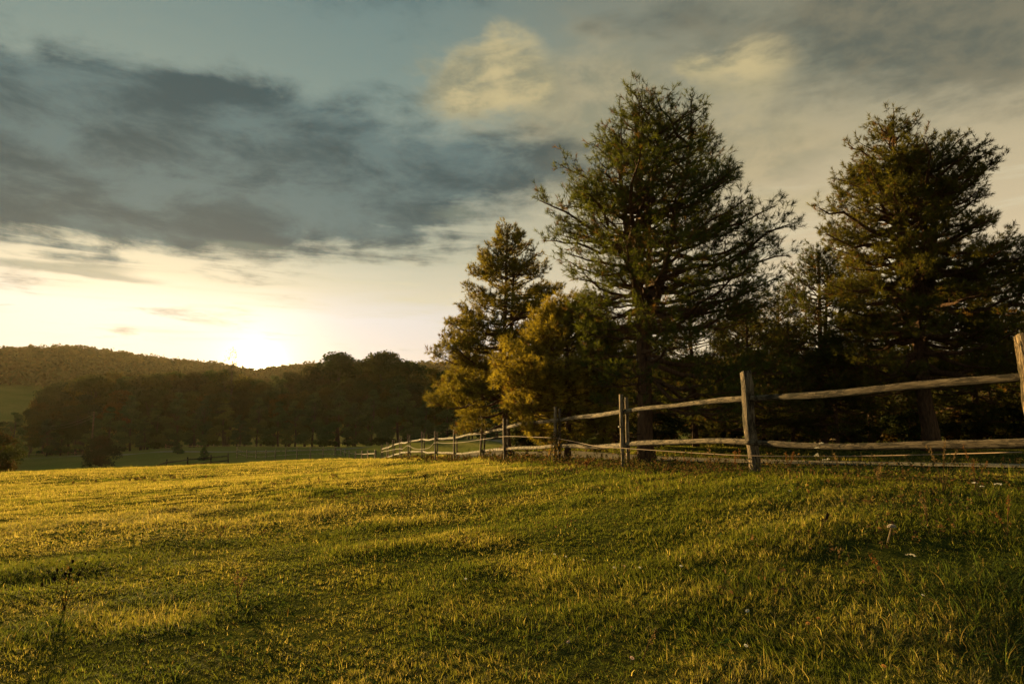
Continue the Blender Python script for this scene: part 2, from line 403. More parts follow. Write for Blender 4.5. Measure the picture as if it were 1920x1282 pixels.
# long coarse tussocks at lower right and around hollows
tm = MB(); rng = np.random.default_rng(15)
tus_px = [(1700, 1105, 55, .26), (1760, 1090, 70, .30), (1850, 1120, 90, .32), (1900, 1160, 90, .30), (1800, 1180, 90, .28), (1620, 1140, 50, .22), (1560, 1150, 50, .2), (1880, 1240, 80, .26), (1740, 1230, 70, .22),
          (1905, 1080, 70, .25), (1840, 1060, 50, .2), (1020, 1125, 45, .17), (1060, 1120, 35, .18), (1110, 1135, 60, .16), (1150, 1125, 50, .15), (860, 1100, 45, .16), (900, 1160, 55, .15), (820, 1190, 50, .15), (640, 1230, 60, .14),
          (440, 1120, 45, .17), (470, 1125, 35, .17), (700, 1250, 50, .15), (500, 1240, 50, .14), (300, 1260, 50, .14), (1350, 1080, 50, .15), (1450, 1010, 60, .18), (1500, 1000, 50, .18), (1300, 1190, 50, .14), (1000, 1250, 60, .15),
          (1650, 960, 60, .2), (1750, 950, 70, .22), (1850, 950, 70, .22), (1560, 935, 50, .2), (1180, 930, 40, .18), (1240, 925, 40, .18), (1480, 940, 60, .2), (1120, 915, 40, .18), (390, 905, 40, .2), (340, 912, 30, .2), (800, 866, 50, .25), (830, 868, 50, .25), (1620, 1080, 60, .2), (1420, 1130, 60, .16), (1250, 1260, 60, .15), (1530, 1230, 60, .17), (60, 1200, 50, .14), (160, 1150, 40, .13), (1120, 1180, 60, .15)]
for i, (u, v, nb, L0) in enumerate(tus_px):
    p = hit(u, v); n = int(nb*1.5); rr = .11+.16*rng.random(); a = rng.uniform(0, 2*pi, n); r = rr*np.sqrt(rng.random(n))
    X = p[0]+np.cos(a)*r*1.7; Y = p[1]+np.sin(a)*r; L = L0*.8*rng.uniform(.35, 1.05, n); lean = np.clip(rng.normal(1.5, .5, n), .2, 2.7)
    wsc = max(1, p[1]/5)
    col = np.array([.050, .078, .024])*rng.uniform(.5, 1.5, (n, 1)); s = rng.random(n) < .12; col[s] = np.array([.18, .15, .07])*rng.uniform(.6, 1.1, (s.sum(), 1))
    V, fs, _ = blades(X, Y, L, .0042*wsc*rng.uniform(.6, 1.5, n), col, lean, 4, seed=100+i, spread=a+rng.normal(0, .6, n))
    tm.add(V, fs, np.repeat(col, 9, 0))
# blades mixed through the turf
X, Y = area_scatter(22, 2.2, 14)
n = len(X); col = gcol(X, Y, rng, -.1); L = rng.uniform(.06, .12, n)
V, fs, _ = blades(X, Y, L, .0035*np.maximum(1, Y/5), col, np.clip(rng.normal(1.2, .5, n), 0, 2.4), 4, seed=77); tm.add(V, fs, np.repeat(col, 9, 0))
o = tm.build('grass_tussocks', M_GRASS); tag(o, kind='stuff')
# low broad-leaved herbs in the turf (clover, plantain)
hm = MB(); X, Y = area_scatter(90, 2.0, 9); hn = fbm(X/.8, Y/.7, 51, 2); k = rng.random(len(X)) < np.clip((hn-.45)*5, .05, 1); X, Y = X[k], Y[k]; n = len(X)
for q in range(3):
    a = rng.uniform(0, 2*pi, n); d = .012; cx = X+np.cos(a)*d; cy = Y+np.sin(a)*d; z = sheet_z(X, Y)+rng.uniform(.012, .05, n); s = rng.uniform(.007, .014, n)*np.maximum(1, Y/5)
    ux, uy = np.cos(a), np.sin(a)
    tl = rng.normal(.2, .35, n)
    V = np.stack([np.stack([cx-ux*s, cy-uy*s, z], 1), np.stack([cx-uy*s*.8, cy+ux*s*.8, z+s*tl], 1), np.stack([cx+ux*s*1.1, cy+uy*s*1.1, z+s*tl*1.4], 1), np.stack([cx+uy*s*.8, cy-ux*s*.8, z+s*tl*.4], 1)], 1)
    col = np.array([.05, .085, .022])*rng.uniform(.6, 1.5, (n, 1))
    b = (np.arange(n)*4)[:, None]; hm.add(V.reshape(-1, 3), b+np.array([[0, 1, 2, 3]]), np.repeat(col, 4, 0))
o = hm.build('ground_cover', M_HERB); tag(o, kind='stuff')
#@@TREES
# ------------------------------------------------------------------ pines
def interp_env(env, h):
    e = np.array(sorted(env)); return np.interp(h, e[:, 0], e[:, 1]), np.interp(h, e[:, 0], e[:, 2])
def make_pine(seed, H, env, r0=.15, h0=.9, whorl=.33, per=5, shoot_n=22, nl=.12, nw=.010, col=(.045, .065, .014), dens=1., lean=(0, 0), fork=None, dead=True, angs=(-3, 34)):
    """env: list of (height of tip, reach to the left, reach to the right)"""
    rng = np.random.default_rng(seed)
    S = 14; hs = np.linspace(-.1, H, S)
    wx = np.cumsum(rng.normal(0, .022, S))*H/8+np.linspace(0, lean[0], S); wy = np.cumsum(rng.normal(0, .022, S))*H/8+np.linspace(0, lean[1], S)
    wx -= wx[0]; wy -= wy[0]
    tr = np.stack([wx, wy, hs], 1); rad = r0*(1-np.clip(hs/H, 0, 1))**.8+.012; rad[0] = r0*1.45; rad[1] *= 1.08
    TP = [tr]; TR = [rad]
    axes = [(tr, 0, H)]
    if fork:
        for fh, fx, fy, ftop in fork:
            b = np.array([np.interp(fh, hs, wx), np.interp(fh, hs, wy), fh]); tt = np.linspace(0, 1, S)
            q = np.stack([b[0]+fx*tt**.8, b[1]+fy*tt**.8, fh+(ftop-fh)*tt], 1); TP.append(q)
            TR.append(np.interp(fh, hs, rad)*.75*(1-tt)**.8+.012); axes.append((q, fh, ftop))
    tV, tF = tubes(np.array(TP), np.array(TR), 10)
    # wobble the bark surface
    tV = tV+rng.normal(0, .006, tV.shape)
    prim = []; prr = []; sec = []; secr = []; SB = []; SD = []
    def at(ax, h): q = ax; return np.array([np.interp(h, q[:, 2], q[:, 0]), np.interp(h, q[:, 2], q[:, 1]), h])
    for ai, (ax, lo, hi) in enumerate(axes):
        h = max(h0, lo+.4)
        while h < hi-.12:
            k = per if rng.random() < .8 else per-1
            ph0 = rng.uniform(0, 2*pi)
            for j in range(k):
                phi = ph0+2*pi*j/k+rng.normal(0, .25)
                hh = h+rng.normal(0, .07); fr = np.clip((hh-h0)/(H-h0), 0, 1)
                e = R(angs[0]+(angs[1]-angs[0])*fr**1.2+rng.normal(0, 6)); base = at(ax, min(hh, hi-.05))
                L = .5
                for _ in range(8):
                    l, r_ = interp_env(env, hh+L*tan(e)); c = cos(phi)
                    w = (r_ if c > 0 else l); side = .5*(l+r_); Lr = w*abs(c)+min(side, 1.25*w+.3)*(1-abs(c))
                    # distances measured from the main axis
                    Lr = max(.12, Lr-(base[0]*c if ai else 0)); L = .6*L+.4*Lr
                L *= (1.08-abs(rng.normal(0, .12)))*(.74+.5*float(vn(np.array([hh*.9+seed]), np.array([phi*1.1]), seed)))
                L *= (.62+.42*rng.random()**.6) if rng.random() < .55 else 1.0
                if rng.random() < .12: L *= 1.15
                L = max(.30 if hi-hh < 1.2 else .18, L)
                Sx = 9; t = np.linspace(0, 1, Sx)
                wob = np.cumsum(rng.normal(0, .03, Sx))*L; wob2 = np.cumsum(rng.normal(0, .025, Sx))*L
                sag = -.10*L*np.sin(t*pi)*(1-fr)*rng.uniform(0, 1.6)
                dx, dy = cos(phi), sin(phi)
                q = np.stack([base[0]+dx*L*t-dy*wob, base[1]+dy*L*t+dx*wob, base[2]+L*tan(e)*t**1.35+sag+wob2], 1)
                q[0] = base
                prim.append(q); br = (.010+.020*L**.9)*r0/.15; prr.append(br*(1-.85*t)+.002)
                # secondaries
                ns = int(max(3, L*5.2*dens)); start = .42 if fr < .75 else .2
                if fr < .25: start = .5
                for s in range(ns):
                    ts = start+(1-start)*(s+rng.random())/ns
                    bp = np.array([np.interp(ts, t, q[:, i]) for i in range(3)])
                    d0 = unit(q[-1]-q[0]); sgn = 1 if s % 2 else -1
                    a = phi+sgn*R(rng.uniform(20, 80)); ee = R(rng.uniform(-8, 34)+14*fr)
                    ls = (.20+.42*L*(1-ts)**.7*(.6+.5*ts))*rng.uniform(.6, 1.15); ls = min(ls, .95)
                    t4 = np.linspace(0, 1, 4)
                    dirv = np.array([cos(a)*cos(ee), sin(a)*cos(ee), sin(ee)])
                    qq = bp+dirv*ls*t4[:, None]+np.array([0, 0, .22*ls])*(t4[:, None]**2)+rng.normal(0, .02*ls, (4, 3))*t4[:, None]
                    sec.append(qq); secr.append((.006+.006*ls)*(1-.75*t4))
                    nk = int(max(3, ls*15*dens))
                    for w in range(nk):
                        tt = .38+.66*(w+rng.random())/nk
                        b2 = np.array([np.interp(tt, t4, qq[:, i]) for i in range(3)])
                        sg = 1 if w % 2 else -1; a2 = a+sg*R(rng.uniform(5, 110)); e2 = R(rng.uniform(-25, 75))
                        b2 = b2+rng.normal(0, .035+.05*ls, 3)
                        SB.append(b2); SD.append((cos(a2)*cos(e2), sin(a2)*cos(e2), sin(e2)))
                    SB.append(qq[-1]); SD.append(tuple(unit(qq[-1]-qq[-2])+np.array([0, 0, .35])))
                SB.append(q[-1]); SD.append(tuple(unit(q[-1]-q[-2])))
            h += whorl*rng.uniform(.75, 1.25)*(.5 if hi-h < 1.3 else 1)
        for _ in range(22):
            SB.append(at(ax, hi-rng.uniform(0, .5))); SD.append((rng.normal(0, .3), rng.normal(0, .3), 1))
    if dead:  # bare dead limbs low on the trunk
        for _ in range(14):
            hh = rng.uniform(.5, h0+.9); phi = rng.uniform(0, 2*pi); L = rng.uniform(.3, 1.3); t = np.linspace(0, 1, 9); b = at(tr, hh)
            q = b+np.stack([cos(phi)*L*t, sin(phi)*L*t, L*rng.uniform(-.35, .2)*t**1.5+np.cumsum(rng.normal(0, .012, 9))], 1); q[0] = b
            prim.append(q); prr.append((.007+.008*L)*(1-.8*t)+.001)
    SB = np.array(SB); SD = unit(np.array(SD)); n = len(SB)
    SL = rng.uniform(.06, .17, n)*(nl/.12)
    tip = SB+SD*SL[:, None]
    brv = MB(); V, fs = tubes(np.array(prim), np.array(prr), 6); brv.add(V, fs)
    V, fs = tubes(np.array(sec), np.array(secr), 4, False); brv.add(V, fs)
    V, fs = tubes(np.stack([SB, tip], 1), np.stack([np.full(n, .004), np.full(n, .0025)], 1), 3, False); brv.add(V, fs)
    # needles
    K = shoot_n; s = rng.random((n, K))**.8*1.02; base = SB[:, None]+SD[:, None]*(SL[:, None]*s)[..., None]
    ref = np.where(np.abs(SD[:, 2:3]) > .9, np.array([[1., 0, 0]]), np.array([[0, 0, 1.]])); U = unit(np.cross(SD, ref)); W_ = np.cross(SD, U)
    a = rng.uniform(0, 2*pi, (n, K)); rd = U[:, None]*np.cos(a)[..., None]+W_[:, None]*np.sin(a)[..., None]
    op = rng.uniform(.5, 1.3, (n, K))*(1.15-.45*s)
    nd = unit(SD[:, None]*np.cos(op)[..., None]+rd*np.sin(op)[..., None]); ln = nl*rng.uniform(.65, 1.15, (n, K))
    wd = unit(np.cross(nd, rd+rng.normal(0, .4, rd.shape)))*nw*.5
    A = base-wd; B = base+wd; C = base+nd*ln[..., None]
    V = np.stack([A, B, C], 2).reshape(-1, 3)
    cc = np.array(col)[None]*rng.uniform(.65, 1.4, (n, 1))*np.array([1, 1, 1.])
    old = rng.random(n) < .10; cc[old] = np.array([.14, .085, .03])*rng.uniform(.6, 1.2, (old.sum(), 1))
    CC = np.repeat(cc, K*3, 0)
    T3 = np.arange(n*K*3).reshape(-1, 3)
    return mesh('trunk', tV, tF, M_BARK, smooth_=True), brv.mesh('branches', M_BARK, True), mesh('crown', V, T3, M_NEEDLE, CC), n
def place_pine(protos, loc, rz, sc, label, cat='pine tree', group=None):
    t = thing('pine_tree', loc, label, cat, group, rz); t.scale = (sc, sc, sc)
    link('trunk', protos[0], t); link('branches', protos[1], t); link('crown', protos[2], t)
    return t
def at_base(u, Y): x = XU(u, Y); return (x, Y, sz(x, Y)-.03)
main_env = [(8.5, .12, .2), (8.15, .35, .6), (7.9, .35, 1.1), (7.4, .7, 1.35), (6.8, 1.0, 1.65), (6.3, 1.2, 1.85), (5.7, 1.5, 2.45), (5.2, 1.7, 2.7), (4.65, 2.1, 3.15), (4.1, 1.75, 3.05), (3.5, 1.5, 2.9), (3, 1.25, 2.9), (1.9, 1.1, 2.9), (1.2, .9, 2.4)]
pr = make_pine(3, 7.75, main_env, r0=.15, h0=1.3, per=4, fork=[(2.6, 1.3, .3, 7.35), (1.0, .28, .35, 6.2), (3.2, -.5, -.2, 7.0), (4.2, .5, -.3, 7.4)], whorl=.50, nw=.009, col=(.080, .098, .019), dens=.9, shoot_n=22)
place_pine(pr, at_base(1211, 14.3), 0, 1, 'tallest dark pine with bare forked trunk standing behind the fence', group=None)
left_env = [(7.9, .15, .2), (7.5, .55, .75), (6.6, 1.15, 1.15), (5.9, 1.2, 1.5), (5.25, 1.45, 1.8), (4.55, 2.1, 1.9), (3.7, 2.25, 1.9), (3.0, 2.65, 1.6), (2.5, 2.9, 1.3), (1.8, 2.4, 1.1), (1.1, 2.2, .8)]
pl = make_pine(8, 7.9, left_env, r0=.13, h0=1.3, per=5, whorl=.40, nw=.014, nl=.13, shoot_n=20, col=(.19, .17, .03), fork=[(1.6, .3, .2, 6.9)], dens=1.2)  # needle colour lifted to gold, sunlight painted into it
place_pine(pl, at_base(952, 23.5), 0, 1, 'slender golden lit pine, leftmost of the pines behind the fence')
yg_env = [(3.9, .15, .2), (3.6, .4, .5), (3.1, 1.0, 1.1), (2.4, 1.7, 1.4), (1.9, 1.8, 1.5), (1.2, 1.3, 1.4), (.8, 1.0, 1.2), (.3, .6, .9)]
py_ = make_pine(12, 3.7, yg_env, r0=.07, h0=.45, per=6, whorl=.24, nw=.013, nl=.12, col=(.27, .23, .04), dens=1.6, dead=False)  # gold of the low sun put into the needle colour
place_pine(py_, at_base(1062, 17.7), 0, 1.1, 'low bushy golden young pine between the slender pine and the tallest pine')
right_env = [(10.3, .1, .2), (9.8, .8, .8), (9.2, 1.3, 1.3), (8.5, 1.6, 2.1), (7.4, 2.3, 1.8), (6.3, 2.3, 2.5), (5.7, 2.2, 3.2), (4.6, 2.5, 3.4), (3.8, 2.5, 3.3), (2.3, 2.4, 3.0), (1.4, 1.6, 2.2)]
pz = make_pine(21, 9.9, right_env, r0=.22, h0=2.1, per=5, whorl=.42, nw=.014, nl=.14, shoot_n=22, col=(.095, .095, .018), fork=[(3.0, -.5, .1, 8.8), (4.2, 1.1, 0, 8.2)], dens=.85, lean=(-.45, 0))
place_pine(pz, at_base(1735, 20), 0, 1, 'tall broad pine with thick straight trunk beyond the gravel road')
md_env = [(7.4, .2, .2), (6.9, .7, .6), (6, 1.3, 1.2), (5, 1.8, 1.7), (4, 2.3, 2.2), (3, 2.6, 2.6), (2, 2.6, 2.6), (1, 2.2, 2.2)]
pm = [make_pine(31, 7.2, md_env, r0=.13, h0=1.2, per=5, whorl=.42, nw=.018, nl=.15, shoot_n=16, col=(.065, .075, .015), dens=.8, fork=[(2.5, .6, .3, 6.6)]),
      make_pine(33, 7.0, [(h, b, a) for h, a, b in md_env], r0=.12, h0=.8, per=5, whorl=.42, nw=.018, nl=.15, shoot_n=16, col=(.075, .075, .016), dens=.8)]
mids = [(1535, 25, .99, 0, 'dark pine filling the gap between the two tallest pines'),
        (1400, 21, .66, 1, 'low dark pine under the right side of the tallest pine'),
        (1300, 25.5, .80, 0, 'dark pine right behind the bare trunk of the tallest pine'),
        (1625, 29, .98, 1, 'dark pine behind the left flank of the broad right pine'),
        (1820, 28.5, 1.05, 0, 'dark pine behind the right flank of the broad right pine'),
        (1940, 25, .98, 1, 'brownish pine cut off by the right edge of the photo'),
        (1130, 27, .86, 1, 'pine behind the bushy golden young pine'),
        (1460, 33, 1.02, 1, 'farther pine left of the gap filling pine'),
        (1215, 34, .95, 0, 'farther pine seen between the tallest and the golden pine'),
        (1700, 38, 1.2, 0, 'far dark pine hidden low behind the thick trunk'),
        (1380, 40, 1.15, 0, 'far dark pine below the crown of the tallest pine'),
        (2080, 21, 1.1, 0, 'pine just outside the right edge beyond the road'),
        (2250, 27, 1.2, 1, 'outer pine right of the photo edge beyond the road'),
        (1030, 36, .85, 0, 'farther pine between the slender pine and the golden pine'),
        (1560, 21.5, .5, 0, 'short dark pine at the foot of the gap filling pine'),
        (1850, 36, 1.0, 1, 'far dark pine near the right edge behind the rear fence'),
        (1480, 23, .6, 1, 'short bushy pine right of the low dark pine')]
for i, (u, Y, s, k, lab) in enumerate(mids):
    place_pine(pm[k], at_base(u, Y), i*1.9, s, lab)
# ------------------------------------------------------------------ far broadleaf / bushy trees
def make_far(seed, Hh, Wd, kind, n_leaf, leaf, cols, trunk_h=.25, gaps=.0):
    rng = np.random.default_rng(seed)
    nb = 26 if kind != 'spruce' else 0
    V = []; C = []
    if kind == 'round':
        ctr = []; 
        for _ in range(nb):
            a = rng.uniform(0, 2*pi); z = rng.uniform(0, 1); rr = Wd/2*.72*math.sqrt(max(0, 1-(2*z-.85)**2*.8))*math.sqrt(rng.random())
            ctr.append((cos(a)*rr, sin(a)*rr, Hh*(trunk_h+.08+(.86-trunk_h)*z), Wd*rng.uniform(.11, .2)))
    elif kind == 'pine':
        ctr = []
        for _ in range(44):
            z = rng.random()**1.15; rr = Wd/2*(1-z)**.62*rng.uniform(.35, .9); a = rng.uniform(0, 2*pi)
            ctr.append((cos(a)*rr, sin(a)*rr, Hh*(trunk_h+(.97-trunk_h)*z), Wd*rng.uniform(.07, .15)*(1.2-.5*z)))
    else:
        ctr = []
        for k in range(70):
            z = k/70; rr = Wd/2*(1-z)**.9*rng.uniform(.3, .95); a = rng.uniform(0, 2*pi)
            ctr.append((cos(a)*rr, sin(a)*rr, Hh*(.04+.95*z), Wd*.13*(1.15-z)))
    ctr = np.array(ctr); wts = ctr[:, 3]**2; wts /= wts.sum()
    b = rng.choice(len(ctr), n_leaf, p=wts); d = unit(rng.normal(0, 1, (n_leaf, 3))); d[:, 2] = np.where(rng.random(n_leaf) < .5, np.abs(d[:, 2]), d[:, 2])
    rad = ctr[b, 3]*rng.uniform(.55, 1.12, n_leaf); p = ctr[b, :3]+d*rad[:, None]*np.array([1, 1, .75 if kind != 'pine' else .55])
    nrm = unit(d+rng.normal(0, .6, d.shape)); u1 = unit(np.cross(nrm, rng.normal(0, 1, d.shape))); u2 = np.cross(nrm, u1)
    s = leaf*rng.uniform(.6, 1.3, (n_leaf, 1))
    V = np.stack([p-u1*s, p-u2*s*.55, p+u1*s, p+u2*s*.55], 1).reshape(-1, 3)
    cc = np.array(cols)[rng.integers(0, len(cols), len(ctr))][b]*rng.uniform(.85, 1.15, (n_leaf, 1))
    crown = mesh('crown', V, np.arange(n_leaf*4).reshape(-1, 4), M_TREE, np.repeat(cc, 4, 0))
    t = np.linspace(0, 1, 8); pts = [np.stack([.02*Wd*np.sin(t*5), .02*Wd*np.cos(t*4), -.3+t*Hh*.85], 1)]; rr = [Hh*.017*(1-.85*t)+.02]
    for k in range(12):
        c = ctr[rng.integers(len(ctr))]; z0 = max(Hh*.12, c[2]-Hh*.25*rng.random()-.05*Hh); b0 = np.array([0, 0, z0])
        q = b0+(np.array(c[:3])-b0)*t[:, None]+np.array([0, 0, -.04*Hh])*np.sin(t*pi)[:, None]; pts.append(q); rr.append(Hh*.006*(1-.8*t)+.01)
    tv, tf = tubes(np.array(pts), np.array(rr), 6)
    return mesh('trunk', tv, tf, M_BARK2, smooth_=True), crown
GR = [(.036, .050, .013), (.030, .043, .012), (.046, .054, .014)]; AU = [(.065, .055, .014), (.05, .050, .013), (.08, .058, .015), (.04, .048, .013)]; YE = [(.20, .14, .022), (.15, .12, .022), (.10, .09, .018)]
CO = [(.075, .10, .045), (.09, .115, .05), (.055, .08, .034)]
proto = {'rg': make_far(1, 15, 11, 'round', 7600, .24, GR), 'rg2': make_far(2, 15, 10, 'round', 7600, .24, GR+AU[:1]), 'ra': make_far(3, 15, 11, 'round', 7600, .24, AU), 'ra2': make_far(4, 14, 10, 'round', 7000, .24, AU+GR),
         'ry': make_far(5, 14, 10, 'round', 7000, .24, YE), 'p1': make_far(6, 12, 7.5, 'pine', 7000, .21, CO, .06), 'p2': make_far(7, 12, 8.5, 'pine', 7600, .21, CO+GR[:1], .08), 'p3': make_far(9, 12, 7, 'pine', 7000, .21, CO, .1),
         'sp': make_far(10, 6, 3.0, 'spruce', 2600, .14, CO, .02), 'th': make_far(11, 15, 9, 'round', 600, .13, YE, .2), 'bu': make_far(13, 4, 5.4, 'round', 4200, .15, [(.05, .05, .018), (.04, .045, .015), (.09, .05, .02)], .0)}
rng_b = np.random.default_rng(8)
desc = {'rg': 'green round crowned tree', 'rg2': 'olive green broadleaf tree', 'ra': 'russet broadleaf tree', 'ra2': 'brownish green broadleaf tree', 'ry': 'yellow leaved tree', 'p1': 'dark bushy conifer', 'p2': 'broad dark conifer', 'p3': 'slim dark conifer', 'sp': 'small spruce', 'th': 'thin almost leafless tree'}
BH = {'rg': 15.2, 'rg2': 15.2, 'ra': 15.2, 'ra2': 14.2, 'ry': 14.2, 'p1': 12.6, 'p2': 12.6, 'p3': 12.6, 'sp': 5.9, 'th': 14, 'bu': 3.7}
ORD = ['first', 'second', 'third', 'fourth', 'fifth', 'sixth', 'seventh', 'eighth', 'ninth', 'tenth', 'eleventh', 'twelfth', 'thirteenth', 'fourteenth', 'fifteenth', 'sixteenth', 'seventeenth', 'eighteenth', 'nineteenth', 'twentieth', 'twenty-first', 'twenty-second', 'twenty-third', 'twenty-fourth', 'twenty-fifth', 'twenty-sixth', 'twenty-seventh', 'twenty-eighth', 'twenty-ninth', 'thirtieth']
def far_tree(key, u, vtop, Y, label, rz, wide=1., cat='tree', name=None, group=None):
    x = (u-960)/F*Y/ (CT-(641-vtop)/F*ST); z = sz(x, Y); top = P(u, vtop, Y)[2]; s = max(.2, (top-z)/BH[key])
    nm = name or ('conifer' if key[0] == 'p' else 'spruce' if key == 'sp' else 'broadleaf_tree')
    t = thing(nm, (x, Y, z-.1), label, cat, group, rz); w = s*wide; t.scale = (w, w, s)
    link('trunk', proto[key][0], t); link('crown', proto[key][1], t); return t
back = [('rg2', 86, 738, 178), ('rg', 100, 724, 176), ('rg', 112, 716, 182), ('ry', 138, 711, 186), ('ry', 158, 708, 180), ('rg', 184, 702, 176), ('ra', 212, 694, 190), ('rg2', 243, 701, 178), ('ra2', 272, 700, 176), ('rg', 302, 699, 178), ('rg2', 334, 690, 182),
        ('ra2', 366, 694, 178), ('rg2', 398, 690, 182), ('ra', 428, 690, 176), ('ra2', 462, 703, 180), ('rg2', 494, 706, 178), ('p3', 520, 686, 172), ('ra', 548, 694, 182), ('ra2', 574, 700, 176), ('rg2', 604, 672, 168), ('rg', 636, 660, 166), ('rg2', 668, 684, 170), ('ra2', 696, 684, 172),
        ('rg', 726, 657, 164), ('rg2', 770, 670, 166), ('ra', 806, 686, 172), ('rg2', 840, 690, 170), ('ra2', 880, 694, 170), ('rg', 930, 700, 172), ('ra', 985, 706, 172)]
for i, (k, u, v, Y) in enumerate(back):
    far_tree(k, u, v, Y, '%s, %s from the left along the skyline row of the far wood' % (desc[k], ORD[i]), i*1.3, 1.08, group='skyline trees of the far wood')
far_tree('th', 436, 664, 172, 'thin almost leafless tree rising above the wood just left of the sun', 1., .8)
front = [('p3', 92, 775, 168), ('p1', 120, 768, 170), ('rg2', 148, 752, 168), ('p1', 178, 765, 166), ('p2', 208, 758, 160), ('p1', 250, 733, 156), ('p3', 274, 770, 152), ('p2', 297, 748, 154), ('p1', 338, 728, 156), ('p3', 366, 765, 150), ('p1', 384, 742, 154), ('p2', 422, 742, 152), ('p3', 452, 768, 148), ('p1', 486, 738, 154),
         ('p2', 524, 748, 152), ('p3', 556, 738, 152), ('p1', 590, 728, 152), ('p2', 638, 724, 146), ('p3', 668, 742, 148), ('p1', 700, 722, 148), ('p2', 748, 697, 142), ('p3', 776, 738, 142), ('p1', 798, 740, 132), ('p2', 840, 735, 134), ('p3', 885, 742, 134), ('p1', 930, 738, 132), ('p2', 985, 742, 132), ('rg', 1050, 745, 132)]
for i, (k, u, v, Y) in enumerate(front):
    far_tree(k, u, v, Y, '%s, %s from the left in the front row of the far wood' % (desc[k], ORD[i]), i*2.1, 1.12, 'conifer' if k[0] == 'p' else 'tree', group='front row of the far wood')
mid = [('rg2', 100, 745, 174), ('rg2', 165, 735, 172), ('ra2', 230, 728, 170), ('rg', 285, 728, 168), ('ra2', 320, 735, 168), ('rg2', 372, 728, 168), ('rg2', 410, 730, 166), ('ra', 450, 730, 168), ('rg2', 505, 730, 168), ('ra2', 540, 735, 166), ('rg', 575, 730, 164), ('rg2', 615, 715, 160), ('ra2', 655, 715, 160), ('rg', 690, 712, 160), ('rg2', 730, 705, 156), ('rg2', 775, 712, 156), ('rg2', 815, 715, 152), ('ra2', 860, 718, 152), ('rg2', 910, 718, 152)]
for i, (k, u, v, Y) in enumerate(mid):
    far_tree(k, u, v, Y, '%s, %s from the left in the middle row of the far wood' % (desc[k], ORD[i]), i*2.9, 1.15, group='middle row of the far wood')
for k, u, v, Y, lab in [('p3', 30, 758, 128, 'dark conifer by itself before the pale hillside field'), ('p2', 8, 785, 118, 'squat dark conifer at the left edge of the photo'), ('rg2', 58, 792, 165, 'small olive tree right of the lone dark conifer at left'), ('p1', -40, 760, 125, 'dark conifer just outside the left edge'), ('rg', -110, 740, 150, 'green tree outside the left edge by the valley field')]:
    far_tree(k, u, v, Y, lab, u*.1, 1.0, 'conifer' if k[0] == 'p' else 'tree')
far_tree('sp', 335, 806, 118, 'small spruce standing before the far wood behind the dark rail fence', .3, 1.2, 'spruce')
far_tree('sp', 385, 826, 96, 'smaller spruce beside the dark broken rail fence', 1.3, 1.4, 'spruce')
far_tree('bu', 192, 826, 88, 'dark rounded bush at the foot of the utility pole', .3, 1.0, 'bush', 'bush')
far_tree('bu', -2, 822, 60, 'dark bush cut off by the left edge of the photo', 1.3, 1.05, 'bush', 'bush')
far_tree('bu', 1665, 800, 42, 'low dark bush beyond the rear fence right of the thick trunk', 2.3, 1.4, 'bush', 'bush')
far_tree('bu', 1560, 790, 46, 'low bush beyond the rear fence left of the thick trunk', 3.3, 1.5, 'bush', 'bush')
far_tree('bu', 1320, 805, 38, 'low dark bush beyond the road behind the forked trunk', 4.3, 1.6, 'bush', 'bush')
far_tree('bu', 1150, 815, 40, 'low bush beyond the road behind the vine covered post', 5.3, 1.6, 'bush', 'bush')
for i in range(24):
    u = 985+i*46+[0, 13, -9, 17][i % 4]; Y = [25, 29, 33, 27, 36][i % 5]+(8 if u < 1200 else 0)
    if abs(u-1735) < 30: continue
    x = XU(u, Y); z = sz(x, Y); k = rng_b.uniform(.22, .46); t = thing('shrub', (x, Y, z-.05), 'low dark shrub, %s from the left in the shade beyond the road' % ORD[i], 'shrub', 'shrubs in the shade beyond the road', i*.9)
    t.scale = (k*1.3, k*1.3, k); link('trunk', proto['bu'][0], t); link('crown', proto['bu'][1], t)
# far right trees beyond the rear paddock, seen through the gaps
for i, (k, u, v, Y) in enumerate([('ra', 1100, 735, 120), ('ry', 1230, 730, 118), ('ra', 1360, 735, 118), ('ra2', 1850, 740, 100), ('rg2', 2000, 730, 95), ('ry', 2200, 720, 95), ('rg', 1475, 715, 122), ('ra', 1780, 735, 110)]):
    far_tree(k, u, v, Y, '%s, %s from the left across the paddock behind the pines' % (desc[k], ORD[i]), i, 1.2, group='trees across the rear paddock')
# distant wooded ridge as one mass
rng = np.random.default_rng(44)
n = 15000; r = rng.uniform(300, 760, n*2)
th = rng.uniform(-1.05, 1.05, n*2); x = r*np.sin(th); y = r*np.cos(th)
uu = 960+F*np.tan(th)
ok = (r > np.where(uu < 90, 402, 300)) | False
x, y, r = x[ok][:n], y[ok][:n], r[ok][:n]; n = len(x)
z = sheet_z(x, y)
NL = 26; w = rng.uniform(2.6, 4.8, n); hgt = w*rng.uniform(.9, 1.4, n)
d = unit(rng.normal(0, 1, (n, NL, 3))); d[..., 2] = np.abs(d[..., 2])
p = np.stack([x, y, z], 1)[:, None]+d*np.stack([w, w, hgt*1.15], 1)[:, None]*rng.uniform(.8, 1.05, (n, NL, 1))+np.array([0, 0, .8])
nr_ = unit(d+rng.normal(0, .45, d.shape)); u1 = unit(np.cross(nr_, rng.normal(0, 1, d.shape))); u2 = np.cross(nr_, u1); s = rng.uniform(.8, 1.5, (n, NL, 1))
V = np.stack([p-u1*s, p-u2*s*.7, p+u1*s, p+u2*s*.7], 2).reshape(-1, 3)
pal = np.array([(.060, .06, .015), (.07, .065, .017), (.085, .070, .018), (.10, .075, .018), (.055, .058, .015), (.08, .07, .02)])
cc = pal[rng.integers(0, 6, n)]*rng.uniform(.7, 1.3, (n, 1))
